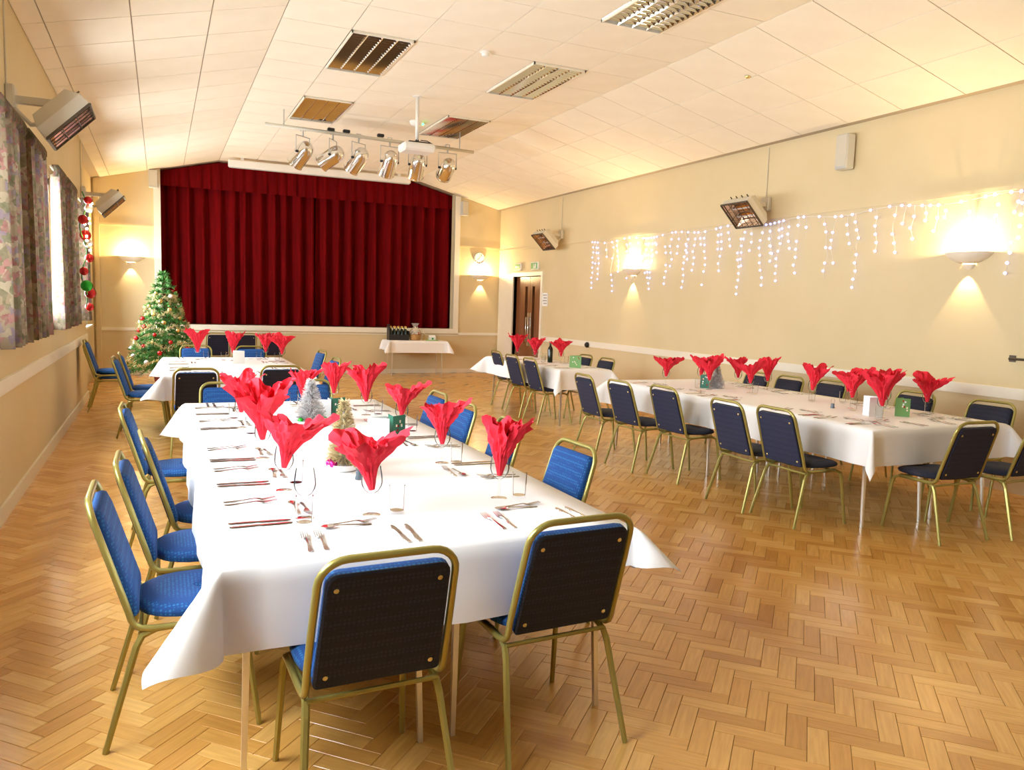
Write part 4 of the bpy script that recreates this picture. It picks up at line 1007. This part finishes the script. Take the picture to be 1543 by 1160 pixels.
# ------------------------------------------------------------------ things on the walls
def speaker(loc, rz, w, d, h, label):
    root = empty('wall_speaker', loc, rz); tag(root, label, 'speaker', 'grey wall speakers')
    MB().bevbox(-w/2, w/2, .02, d, -h/2, h/2, .012).build('cabinet', 'grey_plastic', root)
    MB().box(-w/2+.012, w/2-.012, d-.001, d+.006, -h/2+.03, h/2-.012).build('grille', 'heater_grey', root)
    MB().box(-.03, .03, 0, .03, -.05, .05).build('bracket', 'white_plastic', root)
speaker((XR, 6.59, 3.35), PI/2, .17, .14, .38, 'grey speaker high on the right wall under the eaves')
speaker((-.09, YE, 3.68), PI, .16, .14, .33, 'grey speaker on the end wall above the Christmas tree')
speaker((6.12, YE, 3.62), PI, .15, .14, .31, 'grey speaker on the end wall beside the doors corner')
root = empty('wall_clock', (6.52, YE, 2.56), PI); tag(root, 'round white wall clock above the sconce right of the stage', 'clock')
MC = Matrix.Rotation(-PI/2, 4, 'X')
autosmooth(MB().lathe([(.0001, 0), (.13, 0), (.135, .03), (.12, .04), (.118, .03)], 28, MC).build('case', 'grey_plastic', root), 40)
MB().lathe([(.0001, .028), (.12, .028)], 28, MC).build('dial', 'white_card', root)
for k in range(12):
    a = k*PI/6; MB().box(-.004, .004, .029, .031, .088, .108, Matrix.Rotation(a, 4, 'Y')).build('hour_mark', 'black_plastic', root)
MB().box(-.005, .005, .031, .033, -.01, .065, Matrix.Rotation(2.2, 4, 'Y')).build('hour_hand', 'black_plastic', root)
MB().box(-.004, .004, .033, .035, -.015, .095, Matrix.Rotation(-.6, 4, 'Y')).build('minute_hand', 'black_plastic', root)
# exit signs over the doors: local +y away from the wall
def exit_sign(y, w, label, arrow):
    root = empty('exit_sign', (XR, y, 2.36), PI/2); tag(root, label, 'sign', 'exit signs over the doors')
    MB().bevbox(-w/2, w/2, 0, .05, -.08, .08, .01).build('casing', 'white_plastic', root)
    MB().box(-w/2+.02, w/2-.02, .05, .053, -.062, .062).build('green_panel', 'sign_green', root)
    q = MB()
    if arrow: q.add([(-.09, .0545, .012), (.02, .0545, .012), (.02, .0545, .04), (.09, .0545, 0), (.02, .0545, -.04), (.02, .0545, -.012), (-.09, .0545, -.012)], [(6, 5, 4, 3, 2, 1, 0)])
    else:
        q.box(-.012, .012, .053, .0545, .022, .044).box(-.02, .01, .053, .0545, -.015, .02).box(-.035, -.01, .053, .0545, -.045, -.012).box(0, .03, .053, .0545, -.045, -.012).box(-.09, -.05, .053, .0545, -.045, .045)
    q.build('pictogram', 'white_card', root)
exit_sign(15.35, .36, 'green arrow exit sign over the double doors near the corner', True)
exit_sign(14.5, .34, 'green running figure exit sign over the double doors', False)
root = empty('notice', (XR, 14.03, 1.68), PI/2); tag(root, 'small framed notice on the wall beside the double doors', 'notice')
MB().box(-.11, .11, 0, .012, -.13, .13).build('board', 'white_card', root)
for k in range(4): MB().box(-.085, .085-.03*(k % 2), .012, .0135, .075-.055*k, .1-.055*k).build('print_line', 'notice_print', root)
root = empty('round_socket', (XR-.022, 12.22, .88), PI/2); tag(root, 'round black socket on the dado rail near the small table', 'socket')
autosmooth(MB().lathe([(.05, 0), (.05, .03), (.035, .05), (.0001, .05)], 16, MC).build('body', 'black_plastic', root), 40)
MB().lathe([(.02, .05), (.018, .062), (.0001, .062)], 10, MC).build('plug', 'black_plastic', root, True)
root = empty('wall_hook_bar', (XR, 4.42, 1.21), PI/2); tag(root, 'dark bar handle on the right wall above the dado rail', 'handle')
MB().tube([(.14, 0, 0), (.14, .05, 0), (-.14, .05, 0), (-.14, 0, 0)], .012, 6).build('bar', 'dark_metal', root)
MB().box(-.17, -.11, 0, .006, -.03, .03).box(.11, .17, 0, .006, -.03, .03).build('mount_plate', 'dark_metal', root)

# rows of look-alikes: say which one by counting from the stage end of its table
ORD = ['', 'second ', 'third ', 'fourth ', 'fifth ', 'sixth ', 'seventh ', 'eighth ', 'ninth ', 'tenth ', 'eleventh ', 'twelfth ']
SHORT = {T1: ('tinsel tree table', .88, 'window', 'door'), T2: ('Christmas tree table', .77, 'window', 'door'), T3: ('icicle light table', 5.36, 'open floor', 'wall'), T4: ('doorway table', 5.05, 'open floor', 'wall')}
WHAT = {'napkin': 'red fanned napkin', 'glass holding': 'napkin-filled wine glass', 'tumbler': 'clear tumbler', 'chair': 'padded chair'}
rows = {}
for o in list(SC.objects):
    if o.parent or 'label' not in o: continue
    lb = o['label']; tb_ = next((t for t in SHORT if lb.endswith(t)), None)
    if not tb_: continue
    what = 'blue padded chair' if lb.startswith('blue') and 'side of' in lb else 'dark padded chair' if o['category'] == 'chair' and 'side of' in lb else 'red fanned napkin' if o['category'] == 'napkin' else 'clear tumbler' if 'tumbler' in lb else 'napkin-filled wine glass' if 'holding' in lb else None
    if not what: continue
    nm, xc, sa, sb = SHORT[tb_]; rows.setdefault((what, nm, sa if o.location.x < xc else sb), []).append(o)
for (what, nm, sd), ob in rows.items():
    ob.sort(key=lambda o: -o.location.y)
    for k, o in enumerate(ob):
        o['label'] = f"{what} on the {nm}, {sd} side, {ORD[k] if k else ''}{'nearest' if not k else 'from'} the stage"
